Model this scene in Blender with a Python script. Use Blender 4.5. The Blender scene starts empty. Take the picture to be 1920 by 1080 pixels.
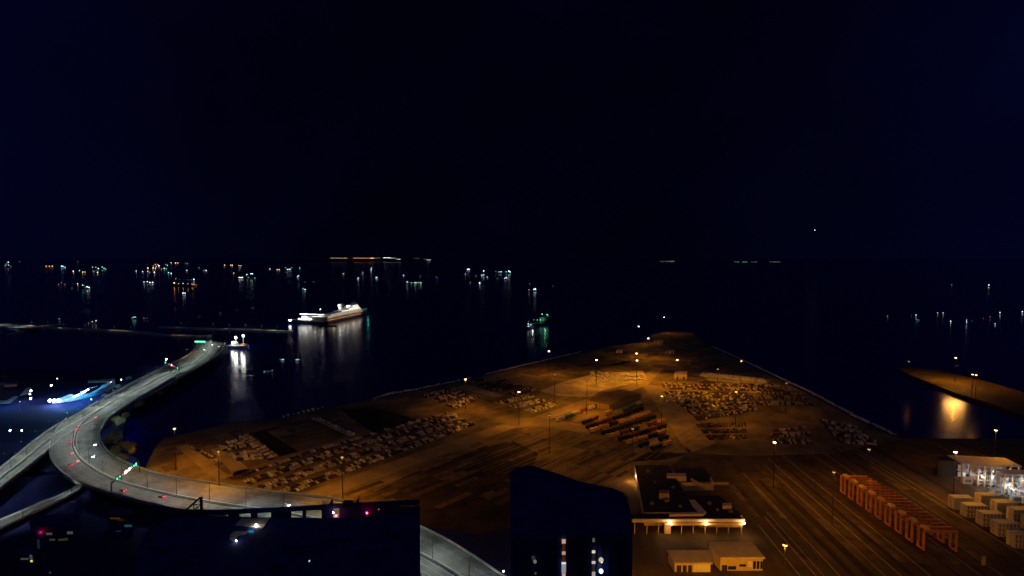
import bpy, math, random
from mathutils import Vector, Matrix
random.seed(7)
R = math.radians
sc = bpy.context.scene
col = sc.collection
H = 160.0; F = 1000.0; HY = 483.0
TH = math.atan((540 - HY) / F)
CT, ST = math.cos(TH), math.sin(TH)

# ------------------------------------------------------------------ camera, world, colour
cam_d = bpy.data.cameras.new('camera'); cam = bpy.data.objects.new('camera', cam_d); col.objects.link(cam)
cam.location = (0, 0, H); cam.rotation_euler = (R(90) - TH, 0, 0)
cam_d.sensor_width = 36; cam_d.lens = 36 * F / 1920; cam_d.clip_end = 200000; cam_d.clip_start = 1
sc.camera = cam
sc.view_settings.view_transform = 'Standard'; sc.view_settings.look = 'None'
sc.view_settings.exposure = 0; sc.view_settings.gamma = 1
sc.cycles.max_bounces = 4; sc.cycles.diffuse_bounces = 2; sc.cycles.glossy_bounces = 3
sc.cycles.caustics_reflective = False; sc.cycles.caustics_refractive = False
sc.cycles.use_denoising = True
sc.cycles.sample_clamp_direct = 40; sc.cycles.sample_clamp_indirect = 4
w = bpy.data.worlds.new('World'); sc.world = w; w.use_nodes = True
nt = w.node_tree; bg = nt.nodes['Background']
tc = nt.nodes.new('ShaderNodeTexCoord'); sx = nt.nodes.new('ShaderNodeSeparateXYZ')
nt.links.new(tc.outputs['Generated'], sx.inputs[0])
rmp = nt.nodes.new('ShaderNodeValToRGB')
e = rmp.color_ramp.elements
e[0].position = 0.0; e[0].color = (.0003, .0005, .0052, 1)
e[1].position = 1.0; e[1].color = (.0014, .0020, .035, 1)
k = e.new(.42); k.color = (.0003, .0004, .0050, 1)
nt.links.new(sx.outputs['Z'], rmp.inputs[0])
ab = nt.nodes.new('ShaderNodeMath'); ab.operation = 'POWER'
ab2 = nt.nodes.new('ShaderNodeMath'); ab2.operation = 'ABSOLUTE'
nt.links.new(sx.outputs['X'], ab2.inputs[0]); nt.links.new(ab2.outputs[0], ab.inputs[0]); ab.inputs[1].default_value = 3
ml = nt.nodes.new('ShaderNodeMath'); ml.operation = 'MULTIPLY_ADD'; ml.inputs[1].default_value = 4.2; ml.inputs[2].default_value = .75
nt.links.new(ab.outputs[0], ml.inputs[0])
nz = nt.nodes.new('ShaderNodeTexNoise'); nz.inputs['Scale'].default_value = 5; nz.inputs['Detail'].default_value = 4
nt.links.new(tc.outputs['Generated'], nz.inputs['Vector'])
m2 = nt.nodes.new('ShaderNodeMath'); m2.operation = 'MULTIPLY_ADD'; m2.inputs[1].default_value = 1.2; m2.inputs[2].default_value = .4
nt.links.new(nz.outputs['Fac'], m2.inputs[0])
m3 = nt.nodes.new('ShaderNodeMath'); m3.operation = 'MULTIPLY'
nt.links.new(ml.outputs[0], m3.inputs[0]); nt.links.new(m2.outputs[0], m3.inputs[1])
nt.links.new(rmp.outputs[0], bg.inputs['Color']); nt.links.new(m3.outputs[0], bg.inputs['Strength'])

fill_sun_d = bpy.data.lights.new('fill_sun', 'SUN'); fill_sun_d.energy = .03; fill_sun_d.angle = R(.5); fill_sun_d.color = (.75, 1, .55)  # no known moon: weak greenish fill added to grey the sea wall rocks
fill_sun = bpy.data.objects.new('fill_sun', fill_sun_d); col.objects.link(fill_sun); fill_sun.rotation_euler = (R(35), R(18), 0)

# ------------------------------------------------------------------ pixel helpers (photo pixels -> world)
def ray(px, py):
    a = (px - 960) / F; b = -(py - 540) / F
    return Vector((a, CT + b * ST, -ST + b * CT))
def P(px, py, z=0.0):
    d = ray(px, py); t = (z - H) / d.z
    return Vector((d.x * t, d.y * t, z))
def PY(px, py, Y):
    d = ray(px, py); t = Y / d.y
    return Vector((d.x * t, Y, H + d.z * t))
A_DIR = Vector((.678, .735, 0)).normalized(); ANG_A = math.atan2(A_DIR.y, A_DIR.x)
C_DIR = Vector((.055, 1, 0)).normalized(); ANG_C = math.atan2(C_DIR.y, C_DIR.x) - R(90)

# ------------------------------------------------------------------ materials
MATS = {}
def mat(name, c, rough=.8, var=.0, scale=.2, metal=0, stripe=None):
    if name in MATS: return MATS[name]
    m = bpy.data.materials.new(name); m.use_nodes = True; n = m.node_tree; b = n.nodes['Principled BSDF']
    b.inputs['Base Color'].default_value = (*c, 1); b.inputs['Roughness'].default_value = rough; b.inputs['Metallic'].default_value = metal
    b.inputs['Specular IOR Level'].default_value = .3
    if var:
        t = n.nodes.new('ShaderNodeTexCoord'); z = n.nodes.new('ShaderNodeTexNoise'); z.inputs['Scale'].default_value = scale; z.inputs['Detail'].default_value = 6
        z.inputs['Roughness'].default_value = .62
        n.links.new(t.outputs['Object'], z.inputs['Vector'])
        r = n.nodes.new('ShaderNodeValToRGB'); r.color_ramp.elements[0].position = .3; r.color_ramp.elements[1].position = .7
        r.color_ramp.elements[0].color = (*[x * (1 - var) for x in c], 1); r.color_ramp.elements[1].color = (*[min(.9, x * (1 + var)) for x in c], 1)
        n.links.new(z.outputs['Fac'], r.inputs[0]); out = r.outputs[0]
        if stripe:
            ang, sc_, amt = stripe
            mr = n.nodes.new('ShaderNodeMapping'); mr.inputs['Rotation'].default_value = (0, 0, ang)
            mp = n.nodes.new('ShaderNodeMapping'); mp.inputs['Scale'].default_value = sc_
            n.links.new(t.outputs['Object'], mr.inputs[0]); n.links.new(mr.outputs[0], mp.inputs[0])
            z2 = n.nodes.new('ShaderNodeTexNoise'); z2.inputs['Scale'].default_value = 1; z2.inputs['Detail'].default_value = 4
            n.links.new(mp.outputs[0], z2.inputs['Vector'])
            r2 = n.nodes.new('ShaderNodeValToRGB'); r2.color_ramp.elements[0].position = .35; r2.color_ramp.elements[1].position = .65
            v = 1 - amt; r2.color_ramp.elements[0].color = (v, v, v, 1)
            n.links.new(z2.outputs['Fac'], r2.inputs[0])
            mx = n.nodes.new('ShaderNodeMix'); mx.data_type = 'RGBA'; mx.blend_type = 'MULTIPLY'; mx.inputs[0].default_value = 1
            n.links.new(out, mx.inputs[6]); n.links.new(r2.outputs[0], mx.inputs[7]); out = mx.outputs[2]
        n.links.new(out, b.inputs['Base Color'])
    MATS[name] = m; return m
def emi(name, c, s):
    if name in MATS: return MATS[name]
    m = bpy.data.materials.new(name); m.use_nodes = True; b = m.node_tree.nodes['Principled BSDF']
    b.inputs['Base Color'].default_value = (.02, .02, .02, 1)
    b.inputs['Emission Color'].default_value = (*c, 1); b.inputs['Emission Strength'].default_value = s
    MATS[name] = m; return m

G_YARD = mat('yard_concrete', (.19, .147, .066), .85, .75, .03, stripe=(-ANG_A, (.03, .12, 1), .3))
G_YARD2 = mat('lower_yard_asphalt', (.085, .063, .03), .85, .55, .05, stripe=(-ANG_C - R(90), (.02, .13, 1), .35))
G_LAND = mat('dark_land', (.005, .008, .09), .95, .3, .02)
G_ROADDIRT = mat('packed_road', (.28, .22, .11), .9, .4, .05)
G_PALE = mat('pale_hardstand', (.42, .35, .17), .9, .45, .06)
G_DARK = mat('dark_asphalt', (.03, .022, .018), .9, .4, .1)
DULL = mat('worn_yard_paint', (.30, .24, .13), .85, .4, .2)
PAINT = mat('road_paint', (.36, .36, .33), .7, .35, .6)
ASPH = mat('highway_asphalt', (.165, .17, .16), .85, .55, .09)
CONC = mat('barrier_concrete', (.58, .62, .58), .85, .2, .3)
CONC_D = mat('pier_concrete', (.12, .12, .12), .9, .2, .3)
ROCK = mat('revetment_rock', (.72, .78, .62), .9, .3, .25)
STEEL = mat('galvanised_steel', (.035, .032, .028), .6, .15, .5)
STEELD = mat('dark_steel', (.03, .03, .04), .7, .2, .5)
NAVY = mat('dark_blue_roof', (.018, .03, .17), .85, .3, .1)
NAVYW = mat('dark_blue_cladding', (.02, .035, .26), .6, .3, .15)
ROOFD = mat('dark_flat_roof', (.015, .018, .03), .9, .4, .1)
CREAM = mat('cream_render', (.55, .46, .34), .8, .15, .3)
TINROOF = mat('tin_roof', (.34, .30, .24), .7, .2, .15)
WHITEP = mat('white_paint', (.75, .75, .72), .5, .1, .3)
HULLD = mat('dark_hull', (.02, .025, .03), .6, .2, .05)
RUBBER = mat('tyre_rubber', (.02, .02, .02), .9)
GLASS = mat('dark_glass', (.02, .025, .03), .15)
CRANE_R = mat('crane_red_orange', (.60, .24, .095), .6, .25, .4)
REEFER = mat('pale_container', (.80, .72, .56), .7, .25, .6)

# ------------------------------------------------------------------ mesh builder
class MB:
    def __init__(s): s.v = []; s.f = []; s.m = []
    def add(s, vs, fs, m=0):
        o = len(s.v); s.v += [tuple(x) for x in vs]; s.f += [tuple(i + o for i in f) for f in fs]; s.m += [m] * len(fs); return s
    def box(s, c, d, m=0, rz=0, taper=1.0):
        cx, cy, cz = c; hx, hy, hz = d[0] / 2, d[1] / 2, d[2] / 2; ca, sa = math.cos(rz), math.sin(rz); vs = []
        for zz in (-1, 1):
            t = taper if zz > 0 else 1
            for (a, b) in ((-1, -1), (1, -1), (1, 1), (-1, 1)):
                x, y = a * hx * t, b * hy * t; vs.append((cx + x * ca - y * sa, cy + x * sa + y * ca, cz + zz * hz))
        return s.add(vs, [(3, 2, 1, 0), (4, 5, 6, 7), (0, 1, 5, 4), (1, 2, 6, 5), (2, 3, 7, 6), (3, 0, 4, 7)], m)
    def prism(s, pts, z0, z1, m=0, mtop=None):
        n = len(pts); ar = sum(pts[i][0] * pts[(i + 1) % n][1] - pts[(i + 1) % n][0] * pts[i][1] for i in range(n))
        if ar < 0: pts = list(pts)[::-1]
        vs = [(p[0], p[1], z0) for p in pts] + [(p[0], p[1], z1) for p in pts]
        s.add(vs, [(i, (i + 1) % n, (i + 1) % n + n, i + n) for i in range(n)] + [tuple(range(n))[::-1]], m)
        s.add(vs[n:], [tuple(range(n))], m if mtop is None else mtop); return s
    def sheet(s, pts, z, m=0):
        n = len(pts); ar = sum(pts[i][0] * pts[(i + 1) % n][1] - pts[(i + 1) % n][0] * pts[i][1] for i in range(n))
        if ar < 0: pts = list(pts)[::-1]
        return s.add([(p[0], p[1], z) for p in pts], [tuple(range(n))], m)
    def tube(s, a, b, r0, r1=None, n=6, m=0):
        a, b = Vector(a), Vector(b); r1 = r0 if r1 is None else r1; d = (b - a).normalized()
        u = d.orthogonal().normalized(); v = d.cross(u); vs = []
        for (c, r) in ((a, r0), (b, r1)):
            for i in range(n):
                t = 2 * math.pi * i / n; vs.append(c + u * (r * math.cos(t)) + v * (r * math.sin(t)))
        return s.add(vs, [(i, (i + 1) % n, (i + 1) % n + n, i + n) for i in range(n)] + [tuple(range(n))[::-1], tuple(range(n, 2 * n))], m)
    def ball(s, c, r, m=0, n=6, k=4, sz=1):
        vs = [(c[0], c[1], c[2] - r * sz)]
        for j in range(1, k):
            ph = -math.pi / 2 + math.pi * j / k
            for i in range(n):
                t = 2 * math.pi * i / n; vs.append((c[0] + r * math.cos(ph) * math.cos(t), c[1] + r * math.cos(ph) * math.sin(t), c[2] + r * sz * math.sin(ph)))
        vs.append((c[0], c[1], c[2] + r * sz)); fs = []
        for i in range(n): fs.append((0, 1 + (i + 1) % n, 1 + i))
        for j in range(k - 2):
            for i in range(n):
                a = 1 + j * n + i; b = 1 + j * n + (i + 1) % n; fs.append((a, b, b + n, a + n))
        o = 1 + (k - 2) * n
        for i in range(n): fs.append((o + i, o + (i + 1) % n, len(vs) - 1))
        return s.add(vs, fs, m)
    def data(s, name, mats):
        me = bpy.data.meshes.new(name); me.from_pydata(s.v, [], s.f)
        for m_ in (mats if isinstance(mats, (list, tuple)) else [mats]): me.materials.append(m_)
        me.polygons.foreach_set('material_index', s.m); me.update(); return me
    def build(s, name, mats, parent=None, loc=(0, 0, 0), rz=0):
        o = bpy.data.objects.new(name, s.data(name, mats)); col.objects.link(o)
        o.parent = parent; o.location = loc; o.rotation_euler = (0, 0, rz); return o
def tag(o, label=None, cat=None, group=None, kind=None):
    if label: o['label'] = label
    if cat: o['category'] = cat
    if group: o['group'] = group
    if kind: o['kind'] = kind
    return o
def empty(name, loc, label, cat, group=None, rz=0):
    o = bpy.data.objects.new(name, None); col.objects.link(o); o.location = loc; o.rotation_euler = (0, 0, rz); o.empty_display_size = .5
    return tag(o, label, cat, group)
def copy_tree(o, parent=None):
    c = o.copy(); col.objects.link(c); c.parent = parent
    for ch in [x for x in KIDS.get(o.name, [])]: copy_tree(ch, c)
    return c
KIDS = {}
def kids(root):
    KIDS[root.name] = [o for o in bpy.data.objects if o.parent == root]
    for ch in KIDS[root.name]: kids(ch)
def lamp(kind, loc, power, color, parent=None, size=.3, spot=150, blend=.5, rot=(0, 0, 0), name='lamp_light'):
    d = bpy.data.lights.new(name, kind); d.energy = power; d.color = color; d.shadow_soft_size = size
    if kind == 'SPOT': d.spot_size = R(spot); d.spot_blend = blend
    o = bpy.data.objects.new(name, d); col.objects.link(o); o.location = loc; o.rotation_euler = rot; o.parent = parent; return o
def catmull(pts, n=6):
    out = []
    for i in range(len(pts) - 1):
        p0 = pts[max(i - 1, 0)]; p1 = pts[i]; p2 = pts[i + 1]; p3 = pts[min(i + 2, len(pts) - 1)]
        for j in range(n):
            t = j / n
            out.append(.5 * ((2 * p1) + (p2 - p0) * t + (2 * p0 - 5 * p1 + 4 * p2 - p3) * t * t + (3 * p1 - p0 - 3 * p2 + p3) * t ** 3))
    out.append(pts[-1]); return out

# ------------------------------------------------------------------ SETTING: water, land
SEA = -4.0
def pg(l, z=0): return [P(x, y, z) for x, y in l]
wm = bpy.data.materials.new('sea_water'); wm.use_nodes = True; b_ = wm.node_tree.nodes['Principled BSDF']
b_.inputs['Base Color'].default_value = (.0005, .0008, .15, 1); b_.inputs['Roughness'].default_value = .2; b_.inputs['IOR'].default_value = 1.33; b_.inputs['Specular IOR Level'].default_value = .28
_t = wm.node_tree.nodes.new('ShaderNodeTexCoord'); _n = wm.node_tree.nodes.new('ShaderNodeTexNoise'); _n.inputs['Scale'].default_value = .08; _n.inputs['Detail'].default_value = 5
_b = wm.node_tree.nodes.new('ShaderNodeBump'); _b.inputs['Strength'].default_value = .012; _b.inputs['Distance'].default_value = 1
wm.node_tree.links.new(_t.outputs['Object'], _n.inputs['Vector']); wm.node_tree.links.new(_n.outputs['Fac'], _b.inputs['Height']); wm.node_tree.links.new(_b.outputs[0], b_.inputs['Normal'])
mb = MB(); mb.sheet([(-90000, -500), (90000, -500), (90000, 120000), (-90000, 120000)], SEA)
tag(mb.build('sea_water', wm), kind='structure')
W0 = [(-900, -60), (900, -60)]
left_land = pg([(240, 880), (262, 862), (232, 846), (228, 822), (238, 775), (262, 758), (310, 730), (352, 703), (400, 675), (428, 655), (424, 640), (385, 632), (352, 640), (320, 662), (250, 690), (190, 698), (100, 694), (0, 690), (-500, 700), (-500, 900)])
yard_poly = pg([(240, 880), (262, 895), (290, 836), (305, 820), (430, 793), (530, 784), (600, 765), (700, 747), (870, 712), (1085, 661), (1150, 647), (1205, 640), (1222, 625), (1250, 621), (1300, 622), (1322, 640), (1345, 652), (1400, 680), (1520, 737), (1600, 780), (1672, 814), (1750, 822), (2300, 822)])
big = [Vector((700, 250, 0)), Vector((700, -60, 0)), Vector((-900, -60, 0))]
mb = MB(); mb.prism(yard_poly + big + [P(-500, 1500), P(-500, 900), P(-100, 905)], -6, 0)
# two sheets: the orange yard on top of the dark land
tag(mb.build('port_ground', G_LAND), kind='structure')
mb = MB(); mb.prism(left_land, -6, -.02)
tag(mb.build('left_bank_ground', G_LAND), kind='structure')
up = pg([(262, 897), (292, 838), (307, 822), (430, 795), (530, 786), (600, 767), (700, 749), (870, 714), (1085, 663), (1150, 649), (1206, 642), (1224, 627), (1250, 623), (1298, 624), (1318, 641), (1341, 654), (1396, 682), (1516, 739), (1596, 782), (1668, 816), (1700, 822), (1560, 850), (1400, 855), (1290, 850), (1180, 930), (1080, 960), (900, 1000), (700, 970), (560, 945), (400, 920), (300, 905)])
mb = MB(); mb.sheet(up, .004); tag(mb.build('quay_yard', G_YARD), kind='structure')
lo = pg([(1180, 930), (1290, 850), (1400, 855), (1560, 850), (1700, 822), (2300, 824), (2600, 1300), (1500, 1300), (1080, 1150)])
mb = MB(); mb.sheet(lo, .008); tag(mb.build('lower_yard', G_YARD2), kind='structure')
pier = pg([(1683, 690), (1720, 689), (1762, 694), (1840, 712), (1930, 738), (2300, 850), (2300, 905), (1930, 782), (1860, 757), (1790, 736), (1730, 712), (1700, 700)])
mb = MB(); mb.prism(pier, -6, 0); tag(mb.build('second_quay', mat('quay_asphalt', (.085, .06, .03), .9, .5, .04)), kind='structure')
# roads and patches inside the yard
mb = MB()
for q in ([(560, 928), (600, 937), (720, 893), (965, 802), (940, 796), (790, 846)], [(940, 796), (965, 802), (1010, 800), (1100, 812), (1280, 852), (1300, 845), (1180, 806), (1020, 786), (990, 783)],
          [(1000, 782), (1030, 786), (1215, 722), (1245, 690), (1225, 690), (1190, 718)], [(1205, 722), (1245, 722), (1345, 830), (1290, 850)],
          [(330, 838), (352, 832), (430, 893), (410, 905)], [(395, 842), (412, 838), (470, 880), (440, 892)], [(420, 892), (440, 896), (700, 812), (690, 806)], [(700, 800), (712, 797), (640, 770), (632, 773)]):
    mb.sheet(pg(q), .012)
tag(mb.build('service_roads', G_ROADDIRT), kind='structure')
mb = MB()
for q in ([(1012, 733), (1052, 717), (1110, 702), (1205, 694), (1215, 712), (1130, 732), (1105, 745), (1045, 742)], [(855, 727), (875, 721), (946, 742), (930, 745)], [(832, 780), (855, 774), (862, 786), (845, 790)], [(1310, 700), (1345, 700), (1450, 712), (1430, 720), (1330, 714)]):
    mb.sheet(pg(q), .016)
tag(mb.build('pale_hardstand', G_PALE), kind='structure')
mb = MB()
for q in ([(470, 812), (497, 807), (560, 847), (525, 856)], [(448, 819), (456, 817), (515, 860), (505, 864)], [(640, 770), (690, 762), (800, 790), (700, 812)], [(1215, 848), (1290, 850), (1250, 862), (1180, 866)]):
    mb.sheet(pg(q), .020)
tag(mb.build('dark_pads', mat('fresh_black_asphalt', (.010, .008, .008), .9, .4, .1)), kind='structure')
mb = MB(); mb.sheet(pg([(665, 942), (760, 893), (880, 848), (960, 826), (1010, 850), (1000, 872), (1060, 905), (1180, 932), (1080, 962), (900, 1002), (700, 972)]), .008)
tag(mb.build('dimmed_apron', mat('dimmed_asphalt', (.036, .025, .014), .9, .8, .06)), kind='structure')  # dark tone paints in the weak light on this part of the yard
# patched paving: cells of older and newer surface
def inside(px, py, poly):
    c = False; j = len(poly) - 1
    for i in range(len(poly)):
        (xi, yi), (xj, yj) = poly[i], poly[j]
        if (yi > py) != (yj > py) and px < (xj - xi) * (py - yi) / (yj - yi) + xi: c = not c
        j = i
    return c
T1 = mat('paving_dark', (.09, .066, .033), .9, .6, .12); T2 = mat('paving_light', (.135, .10, .05), .9, .6, .12); T3 = mat('paving_stained', (.055, .038, .022), .9, .6, .2)
pm = MB(); rr = random.Random(11)
for region, dr, cw, cl, dens in (([(600, 937), (960, 806), (1090, 815), (1270, 855), (1180, 925), (960, 950), (700, 960)], A_DIR, 30, 5, .5), ([(700, 772), (860, 732), (1090, 667), (1190, 657), (1200, 690), (1020, 712), (940, 700), (800, 790)], A_DIR, 30, 14, .5),
                                 ([(1290, 857), (1560, 854), (1700, 826), (1920, 828), (1920, 1080), (1445, 1080), (1400, 960)], C_DIR, 46, 4, .45), ([(300, 842), (430, 800), (520, 790), (690, 770), (560, 840), (430, 900), (300, 895)], A_DIR, 13, 8, .5), ([(1130, 660), (1300, 660), (1480, 722), (1320, 722), (1230, 700), (1150, 690)], A_DIR, 28, 16, .5)):
    pts = [P(*q) for q in region]; wpoly = [(p.x, p.y) for p in pts]; x0 = min(p[0] for p in wpoly); x1 = max(p[0] for p in wpoly); y0 = min(p[1] for p in wpoly); y1 = max(p[1] for p in wpoly)
    nn_ = Vector((-dr.y, dr.x, 0)); c0 = Vector(((x0 + x1) / 2, (y0 + y1) / 2, 0)); K_ = int(max(x1 - x0, y1 - y0) / min(cw, cl)) + 2
    for i in range(-K_, K_):
        for j in range(-K_, K_):
            q = [c0 + dr * (cw * (i + a)) + nn_ * (cl * (j + b)) for a, b in ((0, 0), (1, 0), (1, 1), (0, 1))]
            if rr.random() > dens or not all(inside(p.x, p.y, wpoly) for p in q): continue
            sh = rr.uniform(.1, .9); qq = [(p.x, p.y) for p in (q[0], q[0].lerp(q[1], sh), q[3].lerp(q[2], sh), q[3])] if rr.random() < .5 else [(p.x, p.y) for p in q]
            pm.sheet(qq, .010, rr.choice((0, 0, 0, 1, 1, 2)))
tag(pm.build('paving_patches', [T1, T2, T3]), kind='structure')
# slot lines: middle yard (direction A) and lower yard tracks (direction C)
mb = MB(); mk = MB()
for i in range(26):
    x0 = 880 + i * 12; a = P(x0, 862 + i * 1.6); L = 60 + (i * 37 % 30)
    for j in range(2):
        q = a + A_DIR * (j * (L + 6) - 20); n_ = Vector((-A_DIR.y, A_DIR.x, 0)) * .22
        (mb if i % 3 else mk).add([q - n_, q + A_DIR * L - n_, q + A_DIR * L + n_, q + n_], [(0, 1, 2, 3)])
for v in (mb, mk): v.v = [(x, y, .024) for x, y, z in v.v]
for xb, y0, wd, dk in ((1530, 968, .35, 0), (1545, 960, .25, 0), (1500, 985, .3, 0), (1600, 900, 1.6, 1), (1632, 915, 2.4, 1), (1690, 860, .4, 0), (1745, 850, .4, 0), (1712, 880, 1.4, 1), (1800, 850, .5, 1), (1880, 850, .4, 0), (1930, 840, 1.0, 1), (2000, 840, .4, 0), (2060, 830, 2.2, 1), (1575, 890, .3, 0), (1660, 870, .3, 0), (1980, 850, .4, 0), (1840, 850, .3, 0)):
    a = P(xb, 1080); x1 = 1012 + (xb - 1012) * (y0 - 483) / 597; b = P(x1, y0); n_ = Vector((wd, 0, 0))
    (mk if dk else mb).add([Vector((p.x, p.y, .028)) for p in (a - n_, a + n_, b + n_, b - n_)], [(0, 1, 2, 3)])
tag(mb.build('yard_line_markings', DULL), kind='structure'); tag(mk.build('yard_rail_tracks', G_DARK), kind='structure')
# sea wall rocks along both quays
def rocks(name, px, wd, out):
    mb = MB(); pts = [P(x, y) for x, y in px]
    for i in range(len(pts) - 1):
        a, b = pts[i], pts[i + 1]; L = (b - a).length; d = (b - a) / L; n_ = Vector((-d.y, d.x, 0)) * out; k = int(L / 3.2)
        for j in range(k):
            for r_ in range(3):
                c = a + d * (L * (j + random.random()) / k) + n_ * (wd * (r_ + random.random()) / 3); s_ = random.uniform(1.0, 1.9)
                mb.ball((c.x, c.y, -r_ * 1.3 + random.uniform(-.2, .6)), s_, n=5, k=3, sz=.7)
    return tag(mb.build(name, ROCK), kind='structure')
rocks('left_quay_revetment', [(700, 748), (735, 737), (785, 730), (800, 726), (870, 712), (885, 708)], 6, 1)
rocks('left_quay_revetment_outer', [(912, 702), (975, 686), (1000, 681), (1090, 660)], 6, 1)
rocks('right_quay_revetment', [(1672, 814), (1600, 780), (1520, 737), (1400, 680), (1335, 650)], 9, -1)
# breakwater and sand spit at the left, low and long
def strip(name, px, wd, h, m, z0=-5):
    mb = MB(); pts = catmull([P(x, y, SEA) for x, y in px], 5)
    for i in range(len(pts) - 1):
        a, b = pts[i], pts[i + 1]; n_ = Vector((0, wd, 0)); w1 = 1 + .35 * math.sin(i * 1.7); w2 = 1 + .35 * math.sin((i + 1) * 1.7)
        mb.prism([a - n_ * w1 / 2, b - n_ * w2 / 2, b + n_ * w2 / 2, a + n_ * w1 / 2], z0, h)
    return tag(mb.build(name, m), kind='structure')
SAND = mat('pale_rubble', (.34, .36, .31), .95, .6, .05)
strip('breakwater', [(300, 614), (390, 618), (450, 619), (500, 621), (546, 623)], 16, -1.5, SAND)
strip('causeway', [(100, 617), (180, 620), (250, 624), (330, 631), (392, 632)], 14, -1, SAND)
strip('sand_spit', [(-60, 611), (0, 611), (60, 615), (100, 611)], 40, -1.5, SAND)
strip('sand_spit_inner', [(22, 626), (60, 621), (100, 614)], 30, -1.2, SAND)
# far low hills carrying the lights of the coast
HILL = mat('far_hill', (.01, .012, .02), 1)
def hill(name, x0, x1, Y, top):
    mb = MB(); n = 24; a = PY(x0, 500, Y).x; b = PY(x1, 500, Y).x; vs = []; fs = []
    for i in range(n + 1):
        t = i / n; x = a + (b - a) * t; z = (top + 10 * math.sin(t * 17)) * math.sin(math.pi * min(1, max(0, t))) ** .35
        vs += [(x, Y - 900, SEA), (x, Y, max(z, SEA + .5)), (x, Y + 1800, SEA)]
    for i in range(n):
        o = i * 3; fs += [(o, o + 3, o + 4, o + 1), (o + 1, o + 4, o + 5, o + 2)]
    mb.add(vs, fs); return tag(mb.build(name, HILL), kind='structure')
hill('far_coast_hill', 560, 860, 22000, 118); hill('far_right_coast_hill', 1180, 1600, 20000, 20)

# ------------------------------------------------------------------ HIGHWAY
DZ = 9.0
TYRE_Z = DZ + .05
def edge(l, z=DZ, n=6): return catmull([P(x, y, z) for x, y in l], n)
inner = [(330, 706), (285, 733), (245, 757), (212, 778), (192, 800), (188, 822), (205, 848), (240, 869), (300, 889), (400, 907), (500, 921), (600, 932), (665, 944), (720, 960), (787, 988), (850, 1020), (945, 1082), (1000, 1122), (1060, 1170)]
median = [(318, 698), (265, 726), (215, 752), (176, 776), (148, 800), (138, 830), (150, 858), (186, 885), (230, 905), (310, 926), (400, 943), (490, 956), (570, 969), (640, 982), (710, 1004), (787, 1038), (862, 1081), (925, 1125), (985, 1175)]
outer = [(303, 692), (245, 722), (190, 750), (143, 778), (108, 802), (93, 835), (96, 864), (118, 890), (165, 913), (245, 937), (340, 958), (430, 972), (520, 988), (600, 1006), (680, 1032), (787, 1088), (830, 1118), (880, 1158), (930, 1205)]
I, M_, O = edge(inner), edge(median), edge(outer)
def ribbon(name_, A, B, z_top=0, thick=1.4, mats=ASPH, name=None):
    mb = MB(); n = len(A); vs = []
    for a, b in zip(A, B): vs += [(a.x, a.y, a.z + z_top), (b.x, b.y, b.z + z_top), (a.x, a.y, a.z - thick), (b.x, b.y, b.z - thick)]
    fs = []
    for i in range(n - 1):
        o = i * 4; fs += [(o, o + 1, o + 5, o + 4), (o + 2, o + 6, o + 7, o + 3), (o, o + 4, o + 6, o + 2), (o + 1, o + 3, o + 7, o + 5)]
    fs += [(0, 2, 3, 1), (4 * n - 4, 4 * n - 3, 4 * n - 1, 4 * n - 2)]
    mb.add(vs, fs); return mb
def wallrib(C, w_, h, off, z0=0.0):
    mb = MB(); n = len(C); L = []; Rr = []
    for i in range(n):
        d = (C[min(i + 1, n - 1)] - C[max(i - 1, 0)]); d.z = 0; d.normalize(); s_ = Vector((-d.y, d.x, 0)); c = C[i] + s_ * off
        L.append(c + s_ * w_ / 2); Rr.append(c - s_ * w_ / 2)
    vs = []
    for a, b in zip(L, Rr): vs += [(a.x, a.y, a.z + z0), (b.x, b.y, b.z + z0), (b.x, b.y, b.z + z0 + h), (a.x, a.y, a.z + z0 + h)]
    fs = []
    for i in range(n - 1):
        o = i * 4; fs += [(o + j, o + (j + 1) % 4, o + (j + 1) % 4 + 4, o + j + 4) for j in range(4)]
    fs += [(0, 1, 2, 3)[::-1], tuple(4 * n - 4 + j for j in range(4))]
    mb.add(vs, fs); return mb
def dashes(mb, A, B, t, w_=.18, solid=False, z=.02):
    C = [a.lerp(b, t) for a, b in zip(A, B)]; acc = 0
    for i in range(len(C) - 1):
        a, b = C[i], C[i + 1]; L = (b - a).length
        if L < 1e-3: continue
        d = (b - a) / L; s_ = Vector((-d.y, d.x, 0)) * w_; p = 0
        while p < L:
            q = min(L, p + (L if solid else 4)); u, v = a + d * p, a + d * q
            mb.add([(u - s_) + Vector((0, 0, z)), (v - s_) + Vector((0, 0, z)), (v + s_) + Vector((0, 0, z)), (u + s_) + Vector((0, 0, z))], [(0, 1, 2, 3)])
            p = q + (0 if solid else 8)
def carve(name, label, I, M, O):
    r = empty(name, (0, 0, 0), label, 'highway')
    ribbon('', I, O).build('deck', ASPH, r)
    mk = MB()
    for A, B in ((I, M), (M, O)):
        for t, so in ((.10, True), (.36, False), (.63, False), (.9, True)): dashes(mk, A, B, t, solid=so)
    mk.build('lane_markings', PAINT, r)
    for C, off in ((I, -.3), (O, .3)): wallrib(C, .5, 1.3, off, .001).build('parapet', CONC, r)
    wallrib(M, .9, 1.1, 0, .001).build('median_barrier', CONC, r)
    wallrib(M, 2.4, .18, 0, .006).build('median_kerb', G_DARK, r)
    k = 0
    for i in range(3, len(M), 7):
        c = M[i].lerp(O[i], .45); pm = MB(); pm.tube((c.x, c.y, -.5), (c.x, c.y, DZ - 1.38), 1.3, n=10); pm.build('support_column', CONC_D, r)
    return r
hw = carve('elevated_highway', 'grey elevated dual carriageway sweeping in a wide bend above the dark shore', I, M_, O)
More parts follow.
